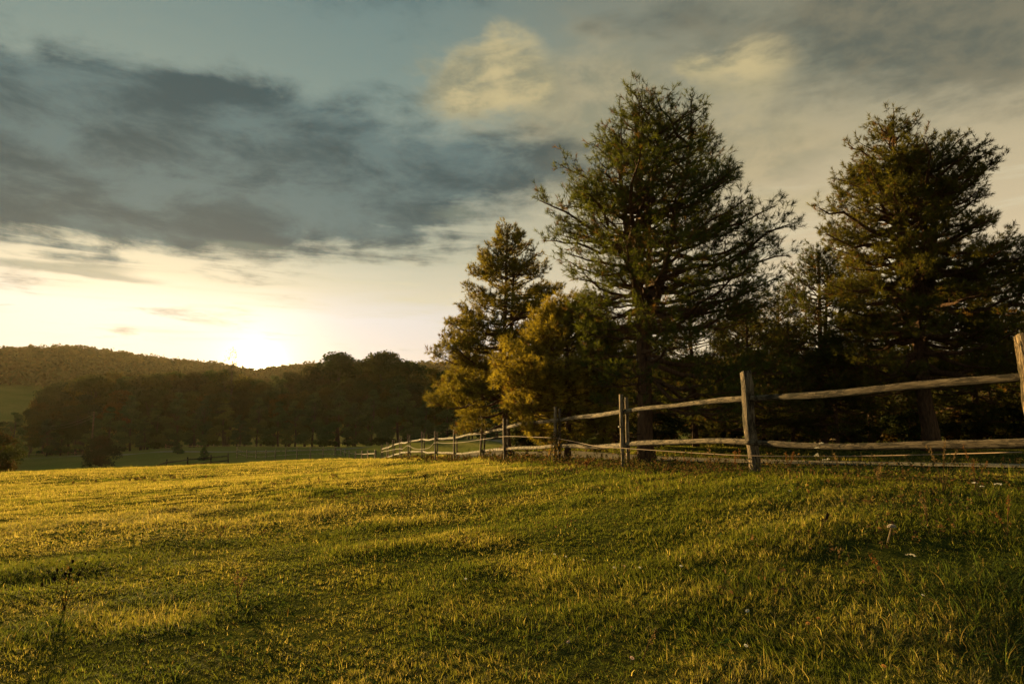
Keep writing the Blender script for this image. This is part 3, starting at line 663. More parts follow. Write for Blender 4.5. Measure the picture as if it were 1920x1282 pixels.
o = link('forest', mesh('forest', V, np.arange(n*NL*4).reshape(-1, 4), M_FAR, np.repeat(cc, NL*4, 0))); tag(o, kind='stuff')
#@@FENCE
# ------------------------------------------------------------------ fences
def hewn(pts, hw, hh, rng, n=8, flat=(0, 0, 1), jag=0., lim=1.):
    """rough split timber along pts: half width hw (sideways), half height hh (along 'flat' frame). returns V,F,attr"""
    pts = np.asarray(pts, float); S = len(pts); T = unit(np.gradient(pts, axis=0)); up = np.array(flat, float)
    U = unit(np.cross(T, up)); W_ = np.cross(U, T)
    ang = np.arange(n)*2*pi/n+pi/n; sq = 1/np.maximum(np.abs(np.cos(ang)), np.abs(np.sin(ang)))*.93
    prof = sq*rng.uniform(.78, 1.1, n)
    V = []; A = []; r0 = rng.uniform(0, 50); L = np.concatenate([[0], np.cumsum(np.linalg.norm(np.diff(pts, axis=0), axis=1))])
    w1 = np.interp(L, np.linspace(0, L[-1]+1e-6, 7), rng.uniform(.9, 1.08, 7)); w2 = np.interp(L, np.linspace(0, L[-1]+1e-6, 7), rng.uniform(.9, 1.1, 7))
    for i in range(S):
        q = prof*(1+rng.normal(0, .035, n)); c = np.cos(ang)*q*hw*w1[i]; s = np.sin(ang)*q*hh*w2[i]
        V.append(pts[i]+U[i]*c[:, None]+W_[i]*s[:, None]+(T[i]*rng.uniform(-jag, jag, n)[:, None] if i == S-1 else 0))
        A.append(np.stack([np.full(n, L[i]+r0), c*1+r0, s*1], 1))
    V = np.concatenate(V); A = np.concatenate(A)
    b = (np.arange(S-1)*n)[:, None]; k = np.arange(n)[None]; k2 = (k+1) % n
    Fq = np.stack([b+k, b+k2, b+k2+n, b+k+n], -1).reshape(-1, 4)
    # caps as fans
    V = np.concatenate([V, pts[:1], pts[-1:]+T[-1:]*jag*.3]); A = np.concatenate([A, A[:1], A[-1:]]); c0 = S*n; k = np.arange(n); k2 = (k+1) % n
    t3 = np.concatenate([np.stack([k2, k, np.full(n, c0)], 1), np.stack([(S-1)*n+k, (S-1)*n+k2, np.full(n, c0+1)], 1)])
    return V, [Fq, t3], A
rng = np.random.default_rng(70)
fence = thing('split_rail_fence', tuple(FP[4]), 'weathered split rail fence running from right edge along the meadow into distance', 'fence')
fo = np.array(fence.location)
# lean of each post: (u of the base minus u of the top) in pixels
LEANPX = [30, 19, 4, -1, 1, -4, 0, 1, 0, 1, 0, 1, 0, 0]
tops = []; bases = []
for i, (u, vt, vb, Y) in enumerate(FENCE):
    top = P(u-LEANPX[i]*.5, vt, Y); base = np.array([P(u+LEANPX[i]*.5, vb or vt+60, Y)[0], Y, 0.]); base[2] = sz(base[0], base[1])-.12
    tops.append(top); bases.append(base)
tops[0] = P(1922, 626, 5.67); bases[0][0] = tops[0][0]+.13
def along(i):
    a = FP[max(0, i-1)]; b = FP[min(len(FP)-1, i+1)]; d = b-a; d[2] = 0; return unit(d)
for i in range(len(FENCE)):
    t, b = tops[i], bases[i]; mb = MB(); ts = np.linspace(0, 1, 16)[:, None]
    ax = along(i); nrm = np.array([-ax[1], ax[0], 0])*1.0   # towards the left of travel = camera side
    if nrm[0] > 0: nrm = -nrm
    if i in (0, 1):
        q = b+(t-b)*ts+np.array([.012, 0, 0])*np.sin(ts*9)
        V, f, A = hewn(q, .064 if i else .078, .07, rng, 12, flat=tuple(ax), jag=.018); mb.add(V-fo, f, (.72, .66, .58) if i else (1.15, 1.05, .9), A)
        if i == 1:  # split second slab behind
            q2 = q[:14]+nrm*-.0+np.array([.055, .05, -.03]); V, f, A = hewn(q2, .03, .05, rng, 8, flat=tuple(ax), jag=.02); mb.add(V-fo, f, (.9, .85, .75), A)
    else:
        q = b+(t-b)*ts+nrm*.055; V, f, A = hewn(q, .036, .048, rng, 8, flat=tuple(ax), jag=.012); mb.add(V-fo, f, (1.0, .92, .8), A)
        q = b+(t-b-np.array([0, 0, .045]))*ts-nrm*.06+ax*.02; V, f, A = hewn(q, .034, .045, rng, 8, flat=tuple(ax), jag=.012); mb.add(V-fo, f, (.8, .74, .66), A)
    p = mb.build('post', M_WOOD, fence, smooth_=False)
    if i == 2:
        bm = MB(); c = b+(t-b)*.60+nrm*.075; s = .055; tv, tf = tubes(np.array([[c-ax*.0+nrm*.03-ax*.07, c+nrm*.035, c+ax*.07+nrm*.01]]), np.array([[.012, .012, .012]]), 6); bm.add(tv-fo, tf); bm.build('iron_strap', M_IRON, p)
# rails: photo rows at each post, with mid bow
UP = [(0, 706), (1, 747), (2, 771), (3, 788), (4, 802), (5, 812), (6, 821), (7, 822), (8, 823), (9, 828), (10, 830), (11, 834), (12, 839), (13, 842)]
LO = [(0, 831), (1, 829), (2, 834), (3, 835), (4, 841), (5, 845), (6, 850), (7, 848), (8, 846), (9, 847.5), (10, 849), (11, 852), (12, 856), (13, 860)]
bowU = {0: 2, 1: -3, 2: -1, 3: -2.5, 4: 0}
bowL = {0: 7, 1: -5, 2: 1.5, 3: 1, 4: .5, 5: 2}
def rail_set(rows, bow, hh, name):
    for i in range(len(rows)-1):
        a = P(FENCE[i][0], rows[i][1], FENCE[i][3]); b = P(FENCE[i+1][0], rows[i+1][1], FENCE[i+1][3])
        if i == 0: a = P(1926, rows[0][1], FENCE[0][3])
        d = unit(b-a); a2 = a-d*.13; b2 = b+d*.13; jit = rng.normal(0, .012, 2); t = np.linspace(0, 1, 22)[:, None]
        side = np.array([-d[1], d[0], 0])*(.022 if i % 2 else -.022)
        q = a2+(b2-a2)*t+side
        Ym = .5*(a[1]+b[1]); bz = -bow.get(i, rng.normal(0, 1))/F*Ym
        q[:, 2] += (bz*np.sin(t*pi)+.012*np.sin(t*7+i)*np.sin(t*pi))[:, 0]
        q[:, 0] += (.02*np.sin(t*pi)*rng.normal(0, 1))[:, 0]
        taper = 1
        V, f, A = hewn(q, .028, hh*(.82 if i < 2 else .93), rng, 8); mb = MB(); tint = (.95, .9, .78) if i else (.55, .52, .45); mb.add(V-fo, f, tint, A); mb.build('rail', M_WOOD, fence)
rail_set(UP, bowU, .052, 'upper'); rail_set(LO, bowL, .052, 'lower')
# rope
def rope_along(pts, r, name, mat, label, cat):
    o = thing(name, tuple(pts[0]), label, cat)
    q = np.array(pts)-np.array(pts[0]); m, f = tubes(q[None], np.full((1, len(q)), r), 6)
    return o, m, f
rope_rows = [(1930, 847, 5.62), (1700, 853, 7.0), (1560, 855, 7.9), (1418, 854, 8.78), (1300, 848, 10.1), (1178, 840, 11.95), (1130, 837, 13), (1080, 827, 14.4), (1048, 821, 15.6), (1035, 820, 16), (1000, 819, 17.4), (951, 818, 19.5), (905, 824, 23.1), (878, 828, 25), (855, 830, 26.9), (836, 830.5, 28.7), (818, 830, 30.4), (808, 839, 32), (793, 842, 33.9), (780, 841, 35.5), (767, 835, 37.4), (758, 841, 39), (751, 841, 41), (738, 843, 44.9), (717, 847, 52.8)]
rq = catmull([P(*a)+np.array([-.075*min(1, 1), -.02, 0]) for a in rope_rows], 6)
ro = link('rope', None, loc=tuple(rq[0])); bpy.data.objects.remove(ro)
V, f = tubes((rq-rq[0])[None], np.full((1, len(rq)), .0046)*(1+np.linspace(0, 1.2, len(rq)))[None], 6)
o = link('rope', mesh('rope', V, f, M_ROPE, smooth_=True), loc=tuple(rq[0])); tag(o, 'thin pale rope strung slack from post to post along the split rail fence', 'rope')
def simple_fence(posts, label, h=1.25, tint=(1, 1, 1), rails=(.42, .95), pr=.07, rr=.04, name='paddock_fence', hz=True):
    """posts: list of (u, v_top, Y)"""
    tp = [P(u, v, Y) for u, v, Y in posts]; f0 = np.array([tp[0][0], tp[0][1], sz(tp[0][0], tp[0][1])])
    fe = thing(name, tuple(f0), label, 'fence')
    rg = np.random.default_rng(len(posts)*7+int(posts[0][0]))
    for t in tp:
        b = np.array([t[0]+rg.normal(0, .03), t[1], min(sz(t[0], t[1])-.1, t[2]-.9)]); ts = np.linspace(0, 1, 5)[:, None]; V, f, A = hewn(b+(t-b)*ts-f0, pr, pr, rg, 6, flat=(1, 0, 0), jag=.02)
        mb = MB(); mb.add(V, f, tint, A); mb.build('post', M_WOOD, fe)
    for a, b in zip(tp[:-1], tp[1:]):
        for hh in rails:
            dz = np.array([0, 0, -h+hh]); ts = np.linspace(-.01, 1.01, 7)[:, None]; q = a+(b-a)*ts+dz; q[:, 2] += rg.normal(0, .02)-.03*np.sin(ts*pi)[:, 0]*rg.random()
            V, f, A = hewn(q-f0, rr*.7, rr, rg, 6); mb = MB(); mb.add(V, f, tint, A); mb.build('rail', M_WOOD, fe)
    return fe
simple_fence([(704, 843, 60), (690, 844, 66), (679, 845, 70), (667, 846, 74), (655, 844, 77), (647, 842, 79), (639, 839, 81), (629, 838, 82), (606, 837.5, 84), (582, 838.5, 86), (557, 838.5, 87), (536, 840, 88), (517, 841, 88), (499, 843, 89), (480, 844, 90), (463, 843, 91), (445, 838, 92)],
             'pale paddock fence of thin posts crossing the valley below the sun', tint=(1.7, 1.5, 1.2), pr=.10, rr=.045)
simple_fence([(278, 872, 58), (313, 861, 62), (352, 856.5, 66), (396, 852.5, 70), (428, 849.5, 74)], 'short dark sagging rail fence just beyond the meadow crest at left', h=1.05, tint=(.3, .26, .2), pr=.08, rr=.065, rails=(.3, .8))
simple_fence([(26, 849, 175), (41, 848.5, 174), (54, 848.5, 173), (68, 848, 172), (83, 847.5, 171), (97, 847, 170), (112, 847, 169), (128, 846.5, 168), (141, 846, 167), (155, 845.5, 166), (172, 845.5, 165), (190, 845, 164), (213, 845, 163), (227, 845, 161), (241, 845, 160), (256, 846, 158), (272, 846, 156), (303, 847, 150), (335, 847, 145), (368, 847.5, 140), (402, 847.5, 136)],
             'low grey post fence along the far side of the valley field at left', h=1.3, tint=(1.6, 1.45, 1.15), pr=.13, rr=.05)
simple_fence([(311, 832, 150), (341, 832.5, 148), (371, 832.5, 146), (401, 832, 144), (430, 832, 142), (446, 831, 141), (479, 832, 140), (530, 834, 138), (590, 834, 136), (650, 834, 133)], 'thin pale fence beyond the road at the edge of the far wood', h=1.3, tint=(1.6, 1.45, 1.15), pr=.11, rr=.05)
simple_fence([(1440, 806, 31), (1528, 799, 30), (1640, 799, 29), (1775, 792, 28), (1900, 786, 27), (2060, 780, 26)], 'rear rail fence in the shade of the pines beyond the road', h=1.25, tint=(.8, .75, .65), pr=.07, rr=.05, rails=(.45, 1.0))
# utility pole and wires
px, py = XU(184, 148), 148.; pzz = sz(px, py); pole = thing('utility_pole', (px, py, pzz), 'thin wooden utility pole with one crossarm rising behind the dark bush', 'utility pole')
ptop = P(184, 771, 148)[2]-pzz
V, f = tubes(np.array([[[0, 0, -.5], [0, 0, ptop*.5], [.05, 0, ptop]]]), np.array([[.19, .16, .13]]), 8); mb = MB(); mb.add(V, f, (.8, .75, .65), np.stack([V[:, 2], V[:, 0], V[:, 1]], 1)); mb.build('shaft', M_WOOD, pole, smooth_=True)
V, f = tubes(np.array([[[-1.2, 0, ptop-.45], [0, -.2, ptop-.42], [1.2, 0, ptop-.45]]]), np.array([[.08, .08, .08]]), 6); mb = MB(); mb.add(V, f, (.8, .75, .65), V*.5); mb.build('crossarm', M_WOOD, pole)
for k in (-1.1, 0, 1.1):
    V, f = tubes(np.array([[[k, -.05, ptop-.38], [k, -.05, ptop-.12]]]), np.array([[.06, .05]]), 6); mb = MB(); mb.add(V, f); mb.build('insulator', M_IRON, pole)
for j, (dv, lab) in enumerate([(0, 'upper power line sagging left from the utility pole crossarm'), (3.5, 'lower power line sagging left below the upper one')]):
    a = P(181+j, 774+dv*1.6, 148); b = P(62, 794+dv*1.5, 178); t = np.linspace(0, 1, 24)[:, None]; q = a+(b-a)*t; q[:, 2] -= 1.5*np.sin(t*pi)[:, 0]
    V, f = tubes((q-a)[None], np.full((1, 24), .022), 5); o = link('power_line', mesh('power_line', V, f, M_WIRE), loc=tuple(a)); tag(o, lab, 'power line', 'power lines')
# second pole at the far end of the wires, among the trees
bx = P(62, 794, 178); o2 = thing('utility_pole', (bx[0], bx[1], sz(bx[0], bx[1])), 'distant utility pole half hidden by trees at the far left', 'utility pole'); hh = bx[2]-o2.location[2]+.2
V, f = tubes(np.array([[[0, 0, -.5], [0, 0, hh*.5], [0, 0, hh]]]), np.array([[.2, .17, .14]]), 8); mb = MB(); mb.add(V, f, (.5, .45, .4), V); mb.build('shaft', M_WOOD, o2)
V, f = tubes(np.array([[[-1.2, 0, hh-.4], [0, -.2, hh-.4], [1.2, 0, hh-.4]]]), np.array([[.08, .08, .08]]), 6); mb = MB(); mb.add(V, f, (.5, .45, .4), V); mb.build('crossarm', M_WOOD, o2)
#@@WEEDS
# ------------------------------------------------------------------ vine on the fourth post
rng = np.random.default_rng(90)
vb = np.array([FP[3][0]-.05, FP[3][1]-.12, 0]); vb[2] = sz(vb[0], vb[1])
vine = thing('climbing_vine', tuple(vb), 'brown leaved vine climbing the post left of the golden lit rails', 'vine')
ns = 7; St = []
for k in range(ns):
    t = np.linspace(0, 1, 9); a = rng.uniform(0, 2*pi); hgt = rng.uniform(.5, 1.15)
    St.append(np.stack([.09*np.cos(a+t*4)*(1+.4*rng.random())+rng.normal(-.04, .06)*(1-t), .07*np.sin(a+t*4), hgt*t], 1))
V, f = tubes(np.array(St), np.full((ns, 9), .006), 4); link('stem', mesh('stem', V, f, M_BARK2), vine)
def leafset(c, size, cols, rng):
    n = len(c); d = unit(rng.normal(0, 1, (n, 3))); u1 = unit(np.cross(d, rng.normal(0, 1, (n, 3)))); u2 = np.cross(d, u1); s = size*rng.uniform(.6, 1.3, (n, 1))
    V = np.stack([c-u1*s, c-u2*s*.6, c+u1*s, c+u2*s*.6+d*s*.3], 1).reshape(-1, 3); cc = np.array(cols)[rng.integers(0, len(cols), n)]*rng.uniform(.7, 1.3, (n, 1))
    return V, np.arange(n*4).reshape(-1, 4), np.repeat(cc, 4, 0)
n = 620; k = rng.integers(0, ns, n); tt = rng.random(n)**1.3; c = np.array([[np.interp(b, np.linspace(0, 1, 9), St[a][:, i]) for i in range(3)] for a, b in zip(k, tt)])+rng.normal(0, .055, (n, 3))*(1.6-tt)[:, None]
V, f, C = leafset(c, .022, [(.16, .10, .04), (.10, .09, .03), (.22, .13, .05), (.07, .08, .02)], rng); link('leaves', mesh('leaves', V, f, M_LEAF, C), vine)
# ------------------------------------------------------------------ brown weeds along the fence (uncountable)
wm = MB(); rng = np.random.default_rng(95)
def weed_plants(cx, cy, hgt, cols, rng, mb, wid=1., leaves=True):
    n = len(cx); z = sheet_z(cx, cy); t = np.linspace(0, 1, 5); a = rng.uniform(0, 2*pi, n); le = rng.uniform(.05, .45, n)
    pts = np.stack([cx[:, None]+np.cos(a)[:, None]*(hgt*le)[:, None]*t**1.6, cy[:, None]+np.sin(a)[:, None]*(hgt*le)[:, None]*t**1.6, z[:, None]-.01+hgt[:, None]*t*(1-.15*le[:, None])], -1)
    V, f = tubes(pts, (.0022*wid)[:, None]*(1.2-.6*t)[None], 3, False); cc = np.array(cols)[rng.integers(0, len(cols), n)]; mb.add(V, f, np.repeat(cc, 15, 0))
    if leaves:
        m = 9; k = np.repeat(np.arange(n), m); tt = rng.uniform(.15, 1, n*m); c = np.stack([np.array([np.interp(q, t, pts[i, :, j]) for i, q in zip(k, tt)]) for j in range(3)], 1)+rng.normal(0, .02, (n*m, 3))
        V, f, C = leafset(c, 1., cols, rng); 
        V = V.reshape(-1, 4, 3); cen = c[:, None]; V = cen+(V-cen)*(.014*wid[k])[:, None, None]; mb.add(V.reshape(-1, 3), f, C)
BR = [(.13, .085, .035), (.17, .11, .05), (.09, .06, .03), (.11, .105, .035), (.08, .10, .025), (.07, .09, .02)]
cx = []; cy = []; hg = []
for i in range(len(FP)-1):
    a, b = FP[i], FP[i+1]; m = int([180, 330, 240, 200, 120, 80, 60, 40, 30, 30, 20, 20, 20][i]); t = rng.random(m)
    off = rng.normal(.05, .28, m); d = unit(b-a); cx += list(a[0]+(b[0]-a[0])*t-d[1]*off*-1); cy += list(a[1]+(b[1]-a[1])*t+d[0]*off*-1); hg += list(rng.lognormal(-2.1, .5, m))
cx, cy, hg = map(np.array, (cx, cy, hg)); weed_plants(cx, cy, np.clip(hg, .05, .42), BR, rng, wm, np.maximum(1, cy/9))
ti = rng.integers(0, 200, 900); rr_ = rng.choice([-1., 1.], 900)*rng.uniform(.95, 1.5, 900); X = rc[ti, 0]+nr[ti, 0]*rr_; Y = rc[ti, 1]+nr[ti, 1]*rr_; k = (Y > 9) & (Y < 60); X = X[k]; Y = Y[k]
weed_plants(X, Y, rng.uniform(.05, .22, len(X)), BR, rng, wm, np.maximum(1, Y/10))
# patches of brown herbs out in the turf
for u, v, m, rr in [(760, 925, 80, .9), (1290, 905, 60, .5), (1060, 885, 90, .6), (1330, 888, 60, .4), (1580, 905, 60, .5), (250, 900, 60, 1.4), (560, 905, 40, 1.), (1690, 1010, 30, .3), (1540, 1010, 30, .3), (880, 1010, 30, .5), (1450, 1110, 20, .3), (1700, 930, 60, .5), (1820, 960, 60, .5), (420, 1000, 30, .6)]:
    p = hit(u, v); X = p[0]+rng.normal(0, rr, m); Y = p[1]+rng.normal(0, rr*.6, m); m = m//2; X = X[:m]; Y = Y[:m]; weed_plants(X, Y, rng.uniform(.05, .13, m), BR, rng, wm, np.full(m, max(1, p[1]/8)))
o = wm.build('weeds', M_DRY); tag(o, kind='stuff')
# ------------------------------------------------------------------ single plants that stand out
def stalk_plant(name, label, cat, u, v, hgt, n, head, hc, sc=(.14, .10, .05), lean=.25, hr=.012, group=None, seed=1, leafy=0, heads_per=1):
    p = hit(u, v) if isinstance(v, (int, float)) else np.array(v)
    rg = np.random.default_rng(seed); t = thing(name, tuple(p), label, cat, group); tt = np.linspace(0, 1, 7); w = max(1, p[1]/6)
    pts = []; 
    for k in range(n):
        a = rg.uniform(0, 2*pi); le = rg.uniform(.1, 1)*lean; h = hgt*rg.uniform(.6, 1)
        pts.append(np.stack([np.cos(a)*h*le*tt**1.5, np.sin(a)*h*le*tt**1.5, h*tt-.01], 1))
    pts = np.array(pts)
    twig = []
    for q in pts:
        for _ in range(heads_per-1):
            s0 = rg.uniform(.45, .85); b = np.array([np.interp(s0, tt, q[:, i]) for i in range(3)]); e = b+np.array([rg.normal(0, .1), rg.normal(0, .1), rg.uniform(.05, .2)])*hgt*1.2
            twig.append(b+(e-b)*tt[:, None])
    allp = np.concatenate([pts, np.array(twig)]) if twig else pts
    V, f = tubes(allp, (.0024*w)*np.ones((len(allp), 1))*(1.15-.5*tt)[None], 4, False)
    link('stem', mesh('stem', V, f, M_DRY, np.full((len(V), 3), sc)), t)
    for q in allp:
        e = q[-1]; r_ = hr*rg.uniform(.7, 1.2)
        if head == 'cone':
            L = r_*2.2; V, f = tubes(np.array([[e, e+[0, 0, L*.3], e+[0, 0, L*.75], e+[0, 0, L]]]), np.array([[r_*.45, r_*.8, r_*.7, r_*.15]]), 7); link('seed_head', mesh('seed_head', V, f, M_DRY, np.full((len(V), 3), hc)*rg.uniform(.8, 1.2, (len(V), 1))), t)
        elif head == 'umbel':
            m = 26; a = rg.uniform(0, 2*pi, m); rr = r_*np.sqrt(rg.random(m)); c = e+np.stack([np.cos(a)*rr, np.sin(a)*rr, .3*r_*(1-(rr/r_)**2)], 1); V, f, C = leafset(c, r_*.22, [hc], rg); link('flower_head', mesh('flower_head', V, f, M_PETAL, C), t)
        elif head == 'ear':
            m = 40; s = rg.random(m); d = unit(q[-1]-q[-3]); c = q[-1]-d*s[:, None]*hgt*.3+rg.normal(0, .006*w, (m, 3)); V, f, C = leafset(c, .006*w, [hc], rg); link('seed_head', mesh('seed_head', V, f, M_DRY, C), t)
        elif head == 'daisy':
            m = 11; a = np.arange(m)*2*pi/m; up = unit(np.array([rg.normal(0, .3), -.5, 1.])); x1 = unit(np.cross(up, [0, 1, 0.1])); y1 = np.cross(up, x1)
            dr = x1*np.cos(a)[:, None]+y1*np.sin(a)[:, None]; sd = -x1*np.sin(a)[:, None]+y1*np.cos(a)[:, None]
            V = np.stack([e+dr*r_*.2, e+dr*r_*.7-sd*r_*.22, e+dr*r_+up*r_*.1, e+dr*r_*.7+sd*r_*.22], 1).reshape(-1, 3); link('petals', mesh('petals', V, np.arange(m*4).reshape(-1, 4), M_PETAL, np.full((m*4, 3), hc)), t)
            V, f = tubes(np.array([[e, e+up*r_*.18, e+up*r_*.26]]), np.array([[r_*.3, r_*.26, r_*.08]]), 8); link('flower_centre', mesh('flower_centre', V, f, M_PETAL, np.full((len(V), 3), (.45, .28, .04))), t)
    if leafy:
        c = np.array([[np.interp(rg.random(), tt, pts[rg.integers(n), :, i]) for i in range(3)] for _ in range(leafy)])+rg.normal(0, .015*w, (leafy, 3)); V, f, C = leafset(c, .012*w, [(.07, .08, .025), (.12, .08, .03)], rg); link('leaves', mesh('leaves', V, f, M_LEAF, C), t)
    return t
DK = (.035, .018, .012)
stalk_plant('thistle', 'dark dead thistle clump with several seed heads at lower left of the meadow', 'thistle', 120, 1145, .33, 5, 'cone', (.03, .018, .012), (.05, .03, .02), .55, .012, seed=2, leafy=60, heads_per=2)
stalk_plant('thistle', 'single dark seed head standing in the turf left of the meadow centre', 'thistle', 265, 1020, .12, 1, 'cone', DK, (.05, .03, .02), .2, .010, seed=3)
stalk_plant('thistle', 'dark drooping seed head right of centre, left of the pale puffball flower', 'thistle', 1535, 1010, .17, 2, 'cone', (.06, .04, .02), (.10, .07, .04), .7, .012, seed=4, heads_per=2, leafy=12)
stalk_plant('thistle', 'small dark seed heads before the far fence posts', 'thistle', 797, 905, .16, 2, 'cone', DK, (.06, .04, .02), .5, .014, seed=5, heads_per=2)
stalk_plant('yarrow', 'flat pale yarrow head above the long grass at lower right', 'flower', 1712, 1088, .2, 1, 'umbel', (.62, .56, .44), (.12, .12, .05), .1, .03, seed=6)
stalk_plant('yarrow', 'cluster of small white yarrow flowers right of the leaning fence post', 'flower', 1543, 893, .36, 4, 'umbel', (.75, .70, .58), (.13, .11, .05), .45, .03, seed=7, heads_per=2)
stalk_plant('yarrow', 'white flowers on wiry stems near the right edge by the fence', 'flower', 1855, 945, .22, 3, 'umbel', (.7, .66, .56), (.13, .11, .05), .6, .026, seed=8)
stalk_plant('dry_stalk', 'tall dry stalk with a ragged tuft right of the white yarrow cluster', 'dry stalk', 1562, 896, .5, 1, 'umbel', (.30, .22, .12), (.16, .11, .05), .1, .035, seed=9)
st = [(1575, 895, .42, 2, 'pair of thin dry stalks under the lower rail right of the leaning post'), (1480, 895, .3, 3, 'russet dry stalks beside the foot of the leaning post'), (1335, 885, .36, 4, 'thin dry grass stalks crossing the rope left of the leaning post'), (1380, 888, .34, 3, 'russet dock stalks just left of the leaning post'),
      (1770, 925, .5, 5, 'leaning bare dry stalks under the sagging lower rail'), (1830, 925, .42, 4, 'leaning dry stalks nearer the right edge of the photo'), (1650, 915, .26, 3, 'short brown grass ears between yarrow and leaning dry stalks'), (1290, 880, .22, 3, 'brown grass ears right of the forked pine trunk'), (1250, 880, .2, 3, 'short russet stalks beside the forked pine trunk'), (1100, 880, .24, 3, 'dry stalks between the vine post and the next nearer post'), (1740, 985, .24, 3, 'brown ears in the turf near the right edge below the rope'), (1890, 1010, .3, 3, 'dark wiry stalks at the right edge of the turf'), (445, 1125, .2, 4, 'pale dry grass ears in the lit turf left of centre'), (1655, 1100, .2, 2, 'thin stalk left of the flat pale yarrow head'), (1205, 1240, .22, 1, 'lone dark upright stalk at bottom centre right')]
for i, (u, v, h, n, lab) in enumerate(st):
    stalk_plant('dry_stalk', lab, 'dry stalk', u, v, h, n, 'ear', (.20, .10, .035) if i % 2 else (.26, .19, .09), (.17, .11, .05), .5, seed=20+i, group='dry stalks in the turf')
fl = [(1402, 1157, 'white daisy in the dark turf below the leaning fence post', 0), (1403, 1232, 'white daisy near the bottom edge right of centre', 0), (1017, 1044, 'white flower left end of the small row at the centre', 0), (1042, 1048, 'second white flower of the small row at the centre', 0), (1060, 1052, 'third white flower of the small row at the centre', 0), (1093, 1060, 'tiny white flower right of the small central row', 0), (1150, 1073, 'pale flower below and right of the central row', 0), (1172, 1074, 'pinkish pale flower beside its white neighbour right of centre', 3), (1203, 1079, 'white flower at the right end of the central scatter', 0), (1068, 1226, 'pale pink flower near the bottom centre', 3), (1188, 1252, 'pink clover flower at the bottom centre right', 3), (873, 1100, 'pale flower on a leaning stem left of the dark hollow', 0), (1147, 1190, 'apricot flower in the dark grass right of centre', 2), (1517, 1183, 'left one of two small orange flowers side by side', 2), (1533, 1178, 'right one of two small orange flowers side by side', 2), (1659, 1275, 'yellow orange flower at the bottom edge on the right', 2), (1480, 930, 'white flower in the turf below the leaning post', 0), (1730, 1130, 'small cream flower within the long lower right tussock', 0), (1280, 1075, 'cream daisy in plain turf right of the scatter', 0)]
for i, (u, v, lab, c) in enumerate(fl):
    d = hit(u, v)[1]
    stalk_plant('small_flower', lab, 'flower', u, v, .07, 1, 'daisy', [(.8, .78, .7), 0, (.75, .32, .08), (.6, .4, .36)][c], (.09, .1, .03), .2, .0105*max(1, d/5), seed=60+i, group='small flowers in the turf')
# pale puffball flower on a thick stem
p = hit(1664, 1018); t = thing('puffball_flower', tuple(p), 'large pale puffball flower head on a thick leaning stem at right', 'flower'); top = P(1672, 987, p[1])-p
tt = np.linspace(0, 1, 6)[:, None]; V, f = tubes((top*tt)[None], np.array([[.006, .005, .005, .005, .005, .006]]), 7); link('stem', mesh('stem', V, f, M_DRY, np.full((len(V), 3), (.42, .34, .2))), t)
n = 420; rg = np.random.default_rng(3); d = unit(rg.normal(0, 1, (n, 3))); d[:, 2] = np.abs(d[:, 2])*.9-.15; c = top+d*np.array([.026, .026, .019]); V, f, C = leafset(c, .0055, [(.62, .52, .42), (.72, .64, .54), (.5, .4, .3)], rg); link('flower_head', mesh('flower_head', V, f, M_PETAL, C), t)
a = np.arange(9)*2*pi/9; dr = np.stack([np.cos(a), np.sin(a), -.25+0*a], 1); sd = np.stack([-np.sin(a), np.cos(a), 0*a], 1)
V = np.stack([top+dr*.008, top+dr*.026-sd*.006, top+dr*.038, top+dr*.026+sd*.006], 1).reshape(-1, 3)-np.array([0, 0, .012]); link('bracts', mesh('bracts', V, np.arange(36).reshape(-1, 4), M_DRY, np.full((36, 3), (.12, .09, .05))), t)
#@@LIGHT
# ------------------------------------------------------------------ haze
HD = .00004
bx0, bx1, by0, by1, bz0, bz1 = -1500, 1500, -700, 1600, -75, 80
V = np.array([(x, y, z) for x in (bx0, bx1) for y in (by0, by1) for z in (bz0, bz1)], float)
Fh = np.array([(0, 1, 3, 2), (4, 6, 7, 5), (0, 4, 5, 1), (2, 3, 7, 6), (0, 2, 6, 4), (1, 5, 7, 3)])
m, nt = nodes('haze'); g = G(nt); pv = g.n('ShaderNodeVolumePrincipled'); pv.inputs['Density'].default_value = HD; pv.inputs['Color'].default_value = (.95, .83, .58, 1); pv.inputs['Anisotropy'].default_value = .5
mo = g.n('ShaderNodeOutputMaterial'); nt.links.new(pv.outputs[0], mo.inputs['Volume'])
o = link('haze', mesh('haze', V, Fh, m)); tag(o, kind='stuff')
# ------------------------------------------------------------------ world
w = bpy.data.worlds.new('World'); SC.world = w; w.use_nodes = True; nt = w.node_tree; nt.nodes.clear(); g = G(nt)
def lin(c): return tuple(((v/255+.055)/1.055)**2.4 if v/255 > .04045 else v/255/12.92 for v in c)
def azel(u, v):
    d = ray(u, v); d = d/np.linalg.norm(d); return math.degrees(math.atan2(d[0], d[1])), math.degrees(math.asin(d[2]))
dirv = g.n('ShaderNodeTexCoord').outputs['Generated']
sp = g.n('ShaderNodeSeparateXYZ'); g.put(sp.inputs[0], dirv)
az = g.mul(g.m('ARCTAN2', sp.outputs[0], sp.outputs[1]), 180/pi); el = g.mul(g.m('ARCSINE', sp.outputs[2]), 180/pi)
dv = g.vscale(dirv, (1, 1, 2.2))
wn = g.noise(dv, 3.2, 5, .6); ws = g.n('ShaderNodeSeparateColor'); g.put(ws.inputs[0], wn.outputs['Color'])
azw = g.add(az, g.mul(g.sub(ws.outputs[0], .5), 17.)); elw = g.add(el, g.mul(g.sub(ws.outputs[1], .5), 9.))
det = g.noise(g.vscale(dirv, (1, 1, 2.6)), 7., 8, .6, .25).outputs[0]
streak = g.noise(g.vscale(dirv, (1, 1, 9)), 5., 7, .6, .4).outputs[0]
fine = g.noise(g.vscale(dirv, (1, 1, 1.8)), 13., 6, .6, .2).outputs[0]
